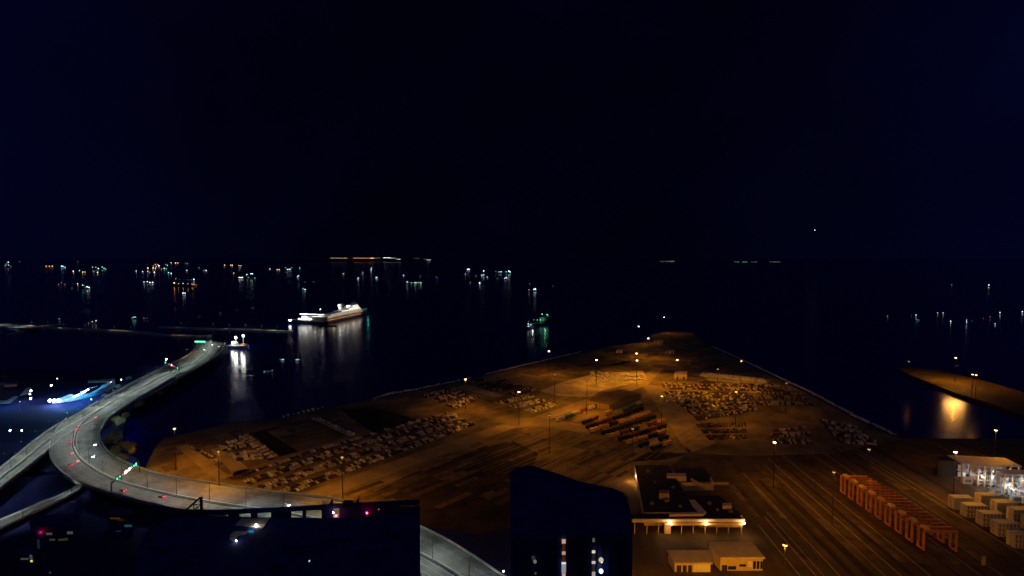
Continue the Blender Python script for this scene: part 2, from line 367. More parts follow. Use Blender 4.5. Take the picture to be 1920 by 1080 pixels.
# straight trunk: far end to lower left
tl = [(369, 638), (366, 652), (349, 668), (305, 689), (255, 714), (205, 741), (150, 774), (105, 798), (65, 826), (30, 854), (-20, 895), (-80, 948)]
tm = [(396, 639), (387, 659), (362, 681), (318, 703), (268, 730), (215, 752), (162, 782), (118, 806), (78, 835), (40, 866), (-10, 905), (-70, 958)]
trr = [(422, 643), (411, 663), (384, 683), (340, 708), (290, 736), (245, 757), (180, 786), (128, 815), (90, 845), (50, 878), (0, 918), (-60, 970)]
z2 = DZ - 1.0
tr = carve('straight_viaduct', 'straight grey viaduct running from the orange-lit bend down past the blue pavilion', edge(trr, z2), edge(tm, z2), edge(tl, z2))
# turn-off at the far end
tn = [(425, 640), (421, 652), (408, 660)]
ra = [(158, 905), (140, 915), (110, 931), (75, 944), (35, 962), (-20, 984), (-60, 1000)]
rb = [(150, 918), (136, 927), (105, 942), (78, 955), (40, 973), (-20, 1003), (-60, 1022)]
RA, RB = edge(ra, 3), edge(rb, 3)
rp = empty('slip_road', (0, 0, 0), 'narrow grey slip road emerging under the highway bend', 'road')
ribbon('', RA, RB, thick=1).build('deck', ASPH, rp); mk = MB(); dashes(mk, RA, RB, .5); dashes(mk, RA, RB, .1, solid=True); dashes(mk, RA, RB, .9, solid=True); mk.build('lane_markings', PAINT, rp)
for C, off in ((RA, -.3), (RB, .3)): wallrib(C, .4, 1.0, off, .001).build('parapet', CONC, rp)

# street lamps: one lamp, copied along the roads
LEDW = emi('led_head', (.85, 1, .9), 3)
SODH = emi('sodium_head', (1, .62, .25), 30)
def make_street(nm, em, lab, colr, power, two=True):
    r = empty(nm, (0, 0, 0), lab, 'street lamp')
    m = MB(); m.tube((0, 0, 0), (0, 0, 11), .16, .09, 6); m.build('pole', STEEL, r)
    for s_ in ((-1, 1) if two else (1,)):
        m = MB(); m.tube((0, 0, 10.8), (0, s_ * 2.6, 11.6), .07, .05, 5); m.build('arm', STEEL, r)
        m = MB(); m.box((0, s_ * 3, 11.6), (.35, 1.0, .14)); h = m.build('lamp_head', STEEL, r)
        m = MB(); m.box((0, s_ * 3, 11.51), (.28, .8, .04)); m.build('lens', em, h)
        lamp('SPOT', (0, s_ * 3, 11.4), power, colr, r, .25, 128, .8, (s_ * R(6), 0, 0))
    kids(r); return r
st = make_street('street_lamp', LEDW, 'x', (.86, 1, .92), 5800)
G_ST = 'lamps standing along the elevated highway'
def along(C, step, start=0, skip=None):
    acc = start; out = []; tot = 0
    for i in range(len(C) - 1):
        a, b = C[i], C[i + 1]; L = (b - a).length
        while acc < tot + L:
            t = (acc - tot) / L; d = (b - a).normalized(); out.append((a.lerp(b, t), math.atan2(d.y, d.x))); acc += step
        tot += L
    return out
first = True
def put_lamps(C, step, start, label, zoff=1.1, rzoff=0):
    global first
    for p, a in along(C, step, start):
        if p.y < 205: continue
        o = st if first else copy_tree(st); first = False
        o.location = (p.x, p.y, p.z + zoff); o.rotation_euler = (0, 0, a + rzoff); tag(o, label, 'street lamp', G_ST)
put_lamps(M_, 27, 6, 'twin-arm street lamp on the median barrier of the highway bend')
put_lamps(edge(tm, z2), 27, 8, 'twin-arm street lamp on the median of the straight viaduct')
one = make_street('single_street_lamp', LEDW, 'x', (.86, 1, .92), 5800, False)
fo = True
for p, a in along(RB, 32, 8):
    o = one if fo else copy_tree(one); fo = False
    o.location = (p.x, p.y, 3); o.rotation_euler = (0, 0, a + math.pi); tag(o, 'single-arm street lamp beside the narrow slip road', 'street lamp', 'slip road lamps')
for x, y, a_, lb in ((210, 818, 0, 'added single lamp lighting the trees inside the bend'), (240, 866, 2.4, 'added single lamp lighting the rounded tree below the bend'), (226, 790, 2, 'added single lamp lighting the shoulder trees above the bend')):
    o = copy_tree(one); p = P(x, y); o.location = (p.x, p.y, 9); o.rotation_euler = (0, 0, a_); tag(o, lb, 'street lamp', 'slip road lamps')  # extra lamps added only to light the trees
so = make_street('orange_street_lamp', SODH, 'x', (1, .45, .10), 5200, False)
for k, (x, y, lb) in enumerate([(419, 646, 'orange street lamp at the rounded far end of the viaduct'), (360, 661, 'orange street lamp at the notch below the teal sign gantry'), (347, 670, 'orange street lamp on the viaduct edge just below the notch')]):
    o = so if k == 0 else copy_tree(so)
    p = P(x, y, z2); o.location = p; o.rotation_euler = (0, 0, (R(90), R(-90), R(-90))[k]); tag(o, lb, 'street lamp', 'orange lamps at the far end of the viaduct')

# sign gantries
GREEN = emi('led_green', (.05, 1, .45), 6); WHITEL = emi('led_white', (.9, 1, .9), 7); REDL = emi('led_red', (1, .05, .06), 4); TEALL = emi('led_teal', (.15, 1, .75), 3)
def gantry(label, pa, pb, z, h, cells):
    a, b = P(*pa, z), P(*pb, z); d = b - a; L = d.length; r = empty('sign_gantry', a, label, 'sign gantry', None, math.atan2(d.y, d.x))
    for x in (0, L):
        m = MB(); m.tube((x, 0, 0), (x, 0, h + .6), .3, .25, 6); m.build('post', STEELD, r)
    m = MB(); m.box((L / 2, 0, h), (L, .5, .5)); m.box((L / 2, 0, h + 1.1), (L, .5, .3))
    for i in range(int(L / 2)): m.tube((i * 2, 0, h), (i * 2 + 2, 0, h + 1.1), .09, n=4)
    m.build('truss', STEELD, r)
    for t, w_, c, hh in cells:
        m = MB(); m.box((L * t, -.32, h + .5), (w_ + .4, .12, hh + .5)); f = m.build('sign_panel', STEELD, r)
        m = MB(); m.box((L * t, -.42, h + .5), (w_, .06, hh)); m.build('lit_display', c, f)
    return r
gantry('sign gantry over the highway bend with white, green and red lit displays', (209, 927), (262, 884), DZ, 7,
       [(.18, 1.0, GREEN, .8), (.27, .9, GREEN, .8), (.36, .9, REDL, 1), (.47, 3.2, WHITEL, 1.6), (.60, 2.4, WHITEL, 1.5), (.68, 1, GREEN, .8), (.77, .9, GREEN, .8), (.85, 1.1, GREEN, 1.4)])
gantry('sign gantry across the straight viaduct with a red and green display', (308, 688), (337, 702), z2, 7, [(.12, 3, GREEN, 1.2), (.36, 3, REDL, 1.4), (.52, 3, WHITEL, 1.6), (.68, 2, REDL, 1.3), (.9, 2, GREEN, 1.4)])
gantry('teal-lit sign gantry at the far end of the viaduct', (365, 648), (386, 648), z2, 6.5, [(.12 + .19 * i, 3, TEALL, 1.9) for i in range(5)])

# ------------------------------------------------------------------ vehicles
def car_mesh(kind='car', paint=0):
    m = MB()
    if kind == 'van':
        prof = [(-2.5, .35), (2.5, .35), (2.55, 1.1), (2.0, 1.35), (1.5, 2.15), (-2.45, 2.2), (-2.5, 1.2)]; wd = .95; win = [(1.95, 1.38), (1.52, 2.0), (.5, 2.02), (.5, 1.38)]; wx = (1.6, -1.6)
    elif kind == 'pickup':
        prof = [(-2.6, .4), (2.6, .4), (2.65, 1.0), (1.4, 1.15), (.8, 1.75), (-.5, 1.78), (-.8, 1.1), (-2.6, 1.1)]; wd = .93; win = [(1.2, 1.2), (.8, 1.66), (-.45, 1.68), (-.6, 1.2)]; wx = (1.6, -1.6)
    else:
        prof = [(-2.15, .3), (2.15, .3), (2.25, .7), (1.15, .92), (.45, 1.42), (-.95, 1.45), (-1.7, 1.0), (-2.2, .92)]; wd = .88; win = [(1.0, .96), (.45, 1.34), (-.9, 1.36), (-1.45, 1.0)]; wx = (1.35, -1.35)
    n = len(prof)
    vs = [(x, -wd * (.86 if z > 1.3 else 1), z) for x, z in prof] + [(x, wd * (.86 if z > 1.3 else 1), z) for x, z in prof]
    m.add(vs, [(i, (i + 1) % n, (i + 1) % n + n, i + n) for i in range(n)] + [tuple(range(n))[::-1], tuple(range(n, 2 * n))], 0)
    for s_ in (-1, 1): m.add([(x, s_ * (wd * (.88 if z > 1.3 else 1.0) + .02), z) for x, z in win], [(0, 1, 2, 3) if s_ > 0 else (3, 2, 1, 0)], 1)
    for x in wx:
        for s_ in (-1, 1): m.tube((x, s_ * (wd - .1), .33), (x, s_ * (wd + .04), .33), .33, n=8, m=2)
    return m
PAINTS = {'white': (.72, .7, .66), 'silver': (.42, .42, .40), 'black': (.02, .02, .02), 'dark red': (.11, .02, .015), 'dark blue': (.03, .04, .12), 'beige': (.45, .38, .26)}
PM = {k: mat('car_paint_' + k.replace(' ', '_'), v, .38) for k, v in PAINTS.items()}
CARD = {(kd, c): car_mesh(kd).data('parked_' + kd, [PM[c], GLASS, RUBBER]) for kd in ('car', 'van', 'pickup') for c in PM}
spots = []
def lot(quad, nr, nc, occ, where, pal=('white', 'silver', 'beige', 'black', 'black', 'dark blue', 'dark red', 'silver'), kinds=('car', 'car', 'car', 'van', 'pickup'), aisle=3, clump=.18, head=None):
    A, B, C, D = [P(*q) for q in quad]      # A->B columns, A->D rows
    rnd = random.Random(len(where) * 31 + nr)
    rowoff = [rnd.random() for _ in range(nr)]
    for r_ in range(nr):
        if aisle and r_ % aisle == aisle - 1: continue
        for c_ in range(nc):
            if math.sin(c_ * .55 + rowoff[r_] * 9) * clump + rnd.random() * .9 > occ * 1.25: continue
            u = (c_ + .5) / nc; v = (r_ + .5) / nr
            a = A.lerp(B, u); b = D.lerp(C, u); p = a.lerp(b, v)
            hd = (b - a); ang = math.atan2(hd.y, hd.x) if head is None else head
            spots.append((p + Vector((rnd.uniform(-.25, .25), rnd.uniform(-.3, .3), 0)), ang + R(rnd.uniform(-3, 3)) + (math.pi if rnd.random() < .4 else 0), rnd.choice(kinds), rnd.choice(pal), where))
# quads: near-left, near-right ... columns run along A->B
lot([(540, 930), (700, 870), (590, 843), (428, 898)], 10, 28, 1.0, 'in the dense long car lot beside the packed road', aisle=3)
lot([(702, 869), (892, 797), (838, 774), (594, 842)], 10, 46, .95, 'in the dim middle of the long car lot', aisle=3)
lot([(505, 862), (522, 856), (462, 814), (447, 820)], 9, 4, .9, 'between the black strip and the black pad', ('white', 'silver', 'beige', 'beige'), aisle=0)
lot([(440, 866), (503, 863), (446, 822), (408, 836)], 7, 13, .8, 'in loose rows left of the black strip', ('beige', 'silver', 'white', 'black'), aisle=4)
lot([(405, 868), (412, 866), (362, 836), (354, 839)], 9, 2, .75, 'in a short line near the tall left mast', ('black', 'beige', 'dark red', 'silver'), aisle=0)
lot([(655, 820), (668, 816), (595, 782), (582, 786)], 12, 2, .8, 'in the slanting double line near the dark shore', ('white', 'beige', 'silver'), aisle=0)
lot([(528, 786), (612, 766), (606, 762), (524, 782)], 1, 9, .85, 'in the single row along the dark shore', ('white', 'silver', 'beige'), aisle=0, kinds=('van', 'car'))
lot([(855, 768), (900, 748), (845, 728), (788, 742)], 10, 20, .95, 'in the block before the left quay road', ('black', 'black', 'silver', 'dark red', 'beige', 'white'), aisle=4)
lot([(965, 745), (1010, 732), (930, 708), (880, 716)], 10, 20, .85, 'in the dark block right of the pale strip', ('black', 'dark blue', 'dark red', 'silver'), aisle=3)
lot([(1000, 775), (1045, 762), (985, 738), (915, 752)], 9, 22, .8, 'below the mast in the centre of the yard', ('beige', 'white', 'silver', 'black'), aisle=3)
lot([(1245, 730), (1500, 735), (1450, 722), (1240, 720)], 5, 70, .9, 'in the top rows of the wide right lot', ('black', 'silver', 'dark red', 'beige', 'black'), aisle=3)
lot([(1310, 790), (1420, 770), (1400, 735), (1240, 732)], 18, 34, .82, 'in the wide right lot', ('black', 'black', 'dark red', 'silver', 'beige', 'dark blue'), aisle=3)
lot([(1420, 762), (1530, 760), (1500, 738), (1400, 735)], 7, 26, .8, 'in the wide right lot', ('beige', 'silver', 'black', 'dark red'), aisle=3)
lot([(1330, 826), (1400, 824), (1400, 790), (1300, 792)], 9, 16, .7, 'at the dark lower end of the right lot', ('black', 'dark blue', 'dark red'), aisle=3)
lot([(1450, 832), (1530, 836), (1510, 800), (1440, 808)], 7, 18, .6, 'in the scattered group above the right track', ('silver', 'black', 'dark red', 'beige'), aisle=3)
lot([(1570, 832), (1650, 836), (1600, 798), (1535, 786)], 11, 16, .8, 'in the corner lot under the right sea wall', ('silver', 'beige', 'black', 'dark red', 'white'), aisle=3)
lot([(1250, 756), (1288, 756), (1280, 744), (1244, 744)], 3, 9, .95, 'in the small bright group under the orange lamp', ('white', 'beige'), kinds=('van', 'car'), aisle=0)
lot([(1312, 706), (1437, 718), (1432, 712), (1318, 700)], 3, 40, .9, 'in the bright far row of white vans', ('white', 'white', 'beige'), kinds=('van',), aisle=0)
spots.sort(key=lambda s: s[0].y)
far = MB(); FM = [PM[c] for c in PM]; ci = {c: i for i, c in enumerate(PM)}
KN = {'car': 'car', 'van': 'van', 'pickup': 'pickup truck'}
for i, (p, a, kd, c, where) in enumerate(spots):
    if i < 300:
        o = bpy.data.objects.new('parked_' + kd, CARD[(kd, c)]); col.objects.link(o); o.location = (p.x, p.y, .03); o.rotation_euler = (0, 0, a)
        tag(o, f'{c} {KN[kd]} parked {where}', KN[kd], f'{c} {KN[kd]}s parked {where}')
    else:
        src = car_mesh(kd); ca, sa = math.cos(a), math.sin(a); base = ci[c]
        far.add([(p.x + x * ca - y * sa, p.y + x * sa + y * ca, z + .03) for x, y, z in src.v], src.f, 0)
        far.m[-len(src.m):] = [base if q == 0 else (len(FM) if q == 1 else len(FM) + 1) for q in src.m]
tag(far.build('distant_parked_cars', FM + [GLASS, RUBBER]), 'distant mass of parked vehicles in the outer lots of the quay yard', 'cars', kind='stuff')
print('parked', len(spots))
# moving cars
HEADL = emi('headlight_glow', (.85, .93, 1), 60); TAILL = emi('taillight_glow', (1, .02, .05), 22)
def moving(px, py, paint, label, toward, ang, kind='car'):
    p = P(px, py, TYRE_Z); r = empty('moving_car', p, label, 'car', 'cars driving on the highway', ang)
    m = car_mesh(kind); mm = MB(); 
    m.build('body', [PM[paint], GLASS, RUBBER], r)
    for s_ in (-.6, .6):
        q = MB(); q.box((2.2, s_, .68), (.12, .42, .26)); q.build('headlight', HEADL if toward else GLASS, r)
        q = MB(); q.box((-2.22, s_, .82), (.1, .42, .26)); q.build('taillight', TAILL if not toward else emi('taillight_off', (.5, .01, .01), .2), r)
    if toward: lamp('SPOT', (2.5, 0, .7), 700, (.85, .93, 1), r, .1, 70, .6, (R(80), 0, R(-90)))
def ang_at(C, px, py):
    p = P(px, py, DZ); i = min(range(len(C) - 1), key=lambda k: (C[k] - p).length); d = C[i + 1] - C[i]; return math.atan2(d.y, d.x)
for x, y, pt, lb in ((131, 829, 'dark red', 'dark red car with red tail lights nearest the outer parapet of the bend'), (145, 804, 'black', 'black car with tail lights lit near the top of the bend'), (181, 783, 'silver', 'silver car with dim tail lights where the bend meets the viaduct'),
                     (135, 851, 'silver', 'silver car with tail lights on, middle of three close together in the bend'), (145, 866, 'white', 'white car with tail lights on beside the median in the bend'), (132, 873, 'black', 'black car with bright tail lights, lowest of three close together in the bend'),
                     (230, 921, 'dark blue', 'dark blue car with red tail lights just below the lit sign gantry'), (303, 933, 'black', 'black car with red tail lights between the sign gantry and the roof crane')):
    moving(x, y, pt, lb, False, ang_at(O, x, y) + math.pi)
for x, y, pt, lb, kd in ((174, 804, 'white', 'white van with headlights on entering the bend', 'van'), (181, 834, 'silver', 'silver car with headlights on, middle of the oncoming three in the bend', 'car'), (178, 856, 'white', 'white car with headlights on leaving the tight part of the bend', 'car'), (536, 949, 'white', 'white car with headlights on just above the dark rooftop', 'car')):
    moving(x, y, pt, lb, True, R(-80) if x < 300 else ang_at(I, x, y), kd)
for x, y, lb in ((400, 647, 'white car with headlights on at the far end of the viaduct'), (412, 650, 'second small car with headlights on at the far end of the viaduct'), (385, 656, 'pale car crossing in the middle of the far viaduct')):
    moving(x, y, 'white', lb, True, R(-110))

# ------------------------------------------------------------------ yard light masts
HM = 33.0
MASTE = emi('mast_lamp', (1, .62, .24), 26); MASTD = emi('mast_lamp_dim', (1, .55, .16), 6); MASTDD = emi('mast_lamp_faint', (1, .55, .2), .9)
SOD = (1, .345, .009)
def make_mast(em):
    r = empty('light_mast', (0, 0, 0), 'x', 'light mast')
    m = MB(); m.tube((0, 0, 0), (0, 0, HM + .6), .32, .16, 8); m.build('pole', STEEL, r)
    m = MB(); m.tube((0, 0, HM - .5), (0, 0, HM - .2), 1.0, 1.0, 10); h = m.build('lamp_ring', STEEL, r)
    for i in range(6):
        a = i * math.pi / 3; m = MB(); m.box((.6 * math.cos(a), .6 * math.sin(a), HM - .9), (.5, .5, .55), rz=a); m.build('floodlight', em, r)
    kids(r); return r
mast_b = make_mast(MASTE); mast_d = make_mast(MASTD); mast_f = make_mast(MASTDD); used = {}
def mast(px, py, power, label, proto, h=HM, tilt=(0, 0)):
    yb = HY + (py - HY) / (1 - h / H); p = P(px, yb)
    o = proto if proto.name not in used else copy_tree(proto); used[proto.name] = 1
    o.location = (p.x, p.y, 0); tag(o, label, 'light mast', 'floodlight masts of the port'); o.rotation_euler = (0, 0, random.random())
    if power:
        o.rotation_euler = (0, 0, 0); lamp('SPOT', (0, 0, h - 1.6), power * 1.0, SOD, o, .8, 167, .5, (R(tilt[0]), R(tilt[1]), 0))
    return o
K = 1000
for a in ((330, 800, 56 * K, 'tall mast with lit head at the left end of the yard', mast_d), (412, 842, 58 * K, 'tall mast with a dim head beside the loose car rows', mast_f, HM, (16, 0)), (643, 852, 72 * K, 'tall mast standing among the cars of the long lot', mast_f, HM, (14, -14)),
          (873, 709, 42 * K, 'mast with lit head on the left quay edge above the pale strip', mast_b), (973, 732, 36 * K, 'mast with lit head over the centre car block', mast_b), (1029, 657, 40 * K, 'mast whose head shows against dark water off the left quay', mast_b),
          (1118, 673, 60 * K, 'mast with lit head in the bare upper yard', mast_b), (1193, 661, 110 * K, 'mast with the largest yellow head near the tip of the yard', mast_b), (1194, 674, 15 * K, 'mast just below the largest yellow head', mast_b),
          (1215, 633, 60 * K, 'mast with white head at the neck of the yard tip', mast_b), (1197, 611, 24 * K, 'mast with white head against the sea left of the tip', mast_b), (1245, 594, 26 * K, 'highest mast head, against the sea above the tip', mast_b),
          (1269, 673, 80 * K, 'mast with white head right above the small pale building', mast_b), (1389, 675, 55 * K, 'mast on the right sea wall halfway along', mast_d), (1473, 716, 8 * K, 'faint mast on the right sea wall below the white vans', mast_f),
          (1240, 740, 30 * K, 'mast with small orange head beside the bright van group', mast_d), (1379, 732, 26 * K, 'mast with yellow head inside the wide right lot', mast_d), (1450, 825, 20 * K, 'mast with lit head between the right lot and the tracks', mast_b),
          (1626, 838, 20 * K, 'mast with a dim downward head under the corner lot', mast_f), (1787, 843, 34 * K, 'mast with paired yellow heads near the lit white building', mast_b), (1863, 803, 16 * K, 'mast with lit head at the quay edge behind the lit building', mast_d),
          (1790, 669, 110 * K, 'mast on the second quay casting the wide orange reflection', mast_b), (1702, 676, 1.5 * K, 'faint mast at the tip of the second quay', mast_f), (1821, 700, 2 * K, 'mast with clustered heads on the second quay', mast_d), (1828, 701, 1 * K, 'short-gap neighbour of the clustered mast on the second quay', mast_d),
          (1468, 1014, 28 * K, 'nearest mast with a twin head beside the tracks', mast_d)):
    mast(*a)
# masts without a bright visible head but whose pools of light show
for a in ((1185, 800, 9 * K, 'unlit-looking mast among the container rows', mast_f), (1100, 716, 75 * K, 'mast over the pale cargo bundles with shaded head', mast_f), (1345, 690, 65 * K, 'mast over the bright far row of vans with shaded head', mast_f), (1030, 775, 16 * K, 'mast with shaded head at the road junction', mast_f), (1560, 880, 14 * K, 'mast with shaded head between the tracks', mast_f), (1040, 700, 36 * K, 'mast with shaded head above the pale triangle of hardstand', mast_f), (1310, 1110, 190 * K, 'mast below the frame lighting the tin shed fronts', mast_f, HM, (30, 0)), (1760, 1170, 135 * K, 'mast below the frame beside the lower tracks', mast_f, HM, (34, 0))):
    mast(*a)

mq = [o for o in col.objects if o.get('label') == 'mast on the second quay casting the wide orange reflection'][0]
m = MB(); m.box((0, 0, HM - 11.6), (19, .3, .3)); m.build('added_crossbar', STEEL, mq)  # bar made up to carry added floods that widen the water glow
for dx in (-9, -4.5, 0, 4.5, 9):
    lamp('SPOT', (dx, -.6, HM - 12), 8000, (1, .44, .10), mq, 5, 46, .7, (R(74), 0, math.pi - math.atan2(mq.location.x, mq.location.y)))
# ------------------------------------------------------------------ container trailers, warehouse, cargo
CCOL = {'green': (.07, .22, .12), 'orange': (.60, .36, .15), 'dark red': (.17, .055, .03), 'navy': (.02, .02, .045), 'white': (.6, .58, .5), 'red': (.38, .06, .03)}
CM = {k: mat('container_' + k.replace(' ', '_'), v, .6, .15, .4) for k, v in CCOL.items()}
def container_mesh(L=12.2, Wd=2.5, h=2.7, z=1.25):
    m = MB(); m.box((0, 0, z + h / 2), (L, Wd, h))
    n = int(L / .8)
    for i in range(n):
        for s_ in (-1, 1): m.box((-L / 2 + .4 + i * L / n, s_ * (Wd / 2 + .02), z + h / 2), (.3, .08, h - .3))
    for i in range(6): m.box((-L / 2 + 1 + i * 2, 0, z + h + .02), (.25, Wd - .2, .05))
    return m
CD = {k: container_mesh().data('container', CM[k]) for k in CM}
ch = MB(); ch.box((0, 0, 1.05), (12.2, 1.0, .35)); CHD = ch.data('chassis', STEELD)
AXD = []
for x in (-4.6, -3.4, 4.2):
    wh = MB(); wh.tube((x, -1.2, .5), (x, 1.2, .5), .5, n=10); AXD.append(wh.data('axle', RUBBER))
def trailer(px, py, c, label, ang=None):
    p = P(px, py); r = empty('container_trailer', p, label, 'container trailer', 'container trailers parked in slanting rows', ANG_A + R(-25) if ang is None else ang)
    for n, d in (('container', CD[c]), ('chassis', CHD), ('axle', AXD[0]), ('axle', AXD[1]), ('axle', AXD[2])):
        o = bpy.data.objects.new(n, d); col.objects.link(o); o.parent = r
ROWS = [((1043, 792), (1138, 757), 'g', 'uppermost row, ending beside the ribbed warehouse'), ((1092, 797), (1152, 773), 'o', 'short row under the ribbed warehouse'), ((1168, 772), (1212, 753), 'g', 'short green row right of the ribbed warehouse'),
        ((1100, 806), (1218, 765), 'd', 'third long row down'), ((1106, 813), (1232, 772), 'o', 'fourth long row down'), ((1128, 817), (1238, 782), 'd', 'fifth long row down'), ((1142, 823), (1252, 789), 'o', 'sixth long row down'),
        ((1160, 829), (1258, 798), 'd', 'seventh long row down'), ((1176, 835), (1264, 807), 'o', 'eighth row down'), ((1198, 841), (1268, 818), 'd', 'next to lowest row'), ((1222, 846), (1268, 831), 'o', 'lowest row, by the terminal building')]
rr = random.Random(21)
for (a, b, k, lb) in ROWS:
    A_, B_ = P(*a), P(*b); d = B_ - A_; L_ = d.length; n = int(L_ / 13.4); d.normalize(); ang = math.atan2(d.y, d.x); nn_ = Vector((-d.y, d.x, 0))
    for i in range(n):
        if rr.random() < .10: continue
        c = ('orange' if i == n - 1 else rr.choice(['navy', 'dark red', 'navy', 'orange'])) if k == 'o' else rr.choice(['navy', 'navy', 'dark red']) if k == 'd' else rr.choice(['green', 'green', 'navy', 'white'])
        if k == 'g' and i == n - 3 and n > 4: c = 'red'
        p = A_ + d * (6.5 + i * 13.4 + rr.uniform(-.4, .4)) + nn_ * rr.uniform(-.6, .6)
        r = empty('container_trailer', (p.x, p.y, 0), f'{c} container on a trailer in the {lb}', 'container trailer', 'container trailers parked in slanting rows', ang + R(rr.uniform(-1.5, 1.5)))
        for nm, dt in (('container', CD[c]), ('chassis', CHD), ('axle', AXD[0]), ('axle', AXD[1]), ('axle', AXD[2])):
            o = bpy.data.objects.new(nm, dt); col.objects.link(o); o.parent = r
# ribbed warehouse
wp = [P(1101, 760), P(1142, 770), P(1202, 748), P(1160, 739)]
wr = empty('ribbed_warehouse', wp[0], 'ribbed pale warehouse beyond the container rows', 'warehouse')
o0 = wp[0]; L = [p - o0 for p in wp]
m = MB(); m.prism(L, 0, 6.2); m.build('wall', mat('warehouse_cladding', (.22, .16, .09), .8, .2, .3), wr)
m = MB()
for i in range(14):
    a = L[0].lerp(L[1], (i + .5) / 14); m.box((a.x, a.y - .1, 3.05), (.9, .7, 6))
    if i < 20: b = L[1].lerp(L[2], (i + .5) / 14); m.box((b.x, b.y - .1, 3.05), (1.2, .8, 6))
m.build('ribs', mat('warehouse_rib', (.42, .32, .18), .8, .1, .3), wr)
m = MB(); c_ = (L[0] + L[1] + L[2] + L[3]) / 4; top = [c_ + (p - c_) * 1.03 for p in L]
r0 = (top[0] + top[3]) / 2 + Vector((0, 0, 7)); r1 = (top[1] + top[2]) / 2 + Vector((0, 0, 7)); tz = [p + Vector((0, 0, 6.21)) for p in top]
m.add([tz[0], tz[1], tz[2], tz[3], r0, r1], [(0, 1, 5, 4), (2, 3, 4, 5), (1, 2, 5), (3, 0, 4)]); m.build('roof', mat('warehouse_roof', (.13, .09, .05), .85, .3, .1), wr)
# cargo bundles on the pale hardstand
BD = []
for k in range(4):
    m = MB(); rr = random.Random(k)
    for i in range(5):
        m.box((rr.uniform(-.6, .6) + (i % 2) * 2 - 1, rr.uniform(-.3, .3) + (i // 2 - 1) * 1.6, .7 + .2 * rr.random()), (2.2, 1.4, 1.3 + rr.random()), rz=rr.uniform(-.2, .2))
    m.box((0, 0, .12), (5.2, 5, .2)); BD.append(m.data('cargo_bundle', mat('cargo_wrap', (.62, .56, .40), .7, .5, .3)))
rr = random.Random(3)
for i in range(70):
    t = rr.random(); x = 1108 + 97 * t; y = 698 + 5 * t + rr.random() * (20 - 10 * t); p = P(x, y)
    o = bpy.data.objects.new('cargo_bundle', BD[i % 4]); col.objects.link(o); o.location = (p.x, p.y, .03); o.rotation_euler = (0, 0, rr.uniform(0, 3)); tag(o, 'pale wrapped cargo bundle in the heap on the bright upper hardstand', 'cargo', 'pale cargo bundles on the upper yard')
def block(name, label, cat, pxs, h, wallm, roofm, parapet=.5, door=True):
    pts = [P(*q) for q in pxs]; o0 = pts[0]; L = [p - o0 for p in pts]; r = empty(name, o0, label, cat)
    m = MB(); m.prism(L, 0, h); m.build('wall', wallm, r)
    c_ = sum(L, Vector()) / len(L); m = MB(); m.prism([c_ + (p - c_) * 1.02 for p in L], h + .003, h + parapet); m.build('roof', roofm, r)
    if door:
        a, b = L[0], L[1]; d = (b - a); n = max(1, int(d.length / 7)); 
        for i in range(n):
            q = a.lerp(b, (i + .5) / n); dd = MB(); dd.box((q.x, q.y, 1.6), (2.4, .16, 3.0), rz=math.atan2(d.y, d.x)); dd.build('door', STEELD, r)
    return r
block('gate_office', 'small bright pale office in the upper yard', 'building', [(1264, 711), (1288, 711), (1288, 704), (1266, 704)], 5, CREAM, CREAM)
block('tip_shed', 'low lit shed at the neck of the yard tip', 'shed', [(1226, 645), (1242, 647), (1244, 643), (1228, 641)], 4, CREAM, TINROOF)
block('low_hut', 'low pale hut below the tip of the yard', 'hut', [(1248, 663), (1264, 663), (1264, 660), (1249, 660)], 4, CREAM, TINROOF)
block('orange_hut', 'low orange-lit hut left of the largest mast head', 'hut', [(1155, 662), (1167, 662), (1167, 659), (1156, 659)], 4, CREAM, TINROOF)

# ------------------------------------------------------------------ terminal building complex, lower right centre
def prism_px(m, pxs, z0, z1, mi=0, mt=None):
    m.prism([P(x, y, z1) for x, y in pxs], z0, z1, mi, mt)
HB = 8.0
tb = empty('terminal_building', (0, 0, 0), 'dark flat-roofed terminal building with a cream front canopy and three bright lamps', 'building')
m = MB(); prism_px(m, [(1190, 872), (1252, 872), (1307, 961), (1208, 961)], 0, HB, 0, 1); m.build('left_wing', [CREAM, ROOFD], tb)
m = MB(); prism_px(m, [(1290, 931), (1347, 929), (1393, 966), (1312, 966)], 0, HB - .6, 0, 1); m.build('right_wing', [CREAM, ROOFD], tb)
m = MB(); prism_px(m, [(1262, 880), (1320, 876), (1338, 903), (1278, 905)], 0, HB - 2, 0, 1); m.build('rear_block', [CREAM, ROOFD], tb)
m = MB(); prism_px(m, [(1236, 925), (1255, 925), (1255, 919), (1236, 919)], HB + .01, HB + 3.6, 0, 0); m.build('roof_plant_room', mat('plant_room', (.35, .26, .16), .8, .2, .4), tb)
m = MB(); prism_px(m, [(1250, 893), (1287, 893), (1285, 887), (1250, 887)], HB - 2, HB + 1.5); m.build('roof_screen', CREAM, tb)
m = MB(); prism_px(m, [(1355, 948), (1372, 948), (1371, 943), (1355, 943)], HB - .6, HB + 1.5); m.build('roof_box', CREAM, tb)
m = MB(); prism_px(m, [(1292, 937), (1303, 937), (1323, 959), (1309, 961)], HB + .01, HB + .9); m.build('skylight_strip', CREAM, tb)
m = MB(); prism_px(m, [(1255, 965), (1318, 964), (1324, 959), (1255, 961)], HB - .2, HB + 1.1); m.build('upper_fascia', CREAM, tb)
m = MB()
for i in range(9):
    a = R(200 + i * 18); c_ = P(1312, 893, HB + .5); m.box((c_.x + 7 * math.cos(a), c_.y + 12 * math.sin(a), HB - .5), (3, 1, 2.0), rz=a + R(90))
m.build('curved_screen', mat('curved_wall', (.4, .3, .2), .8), tb)
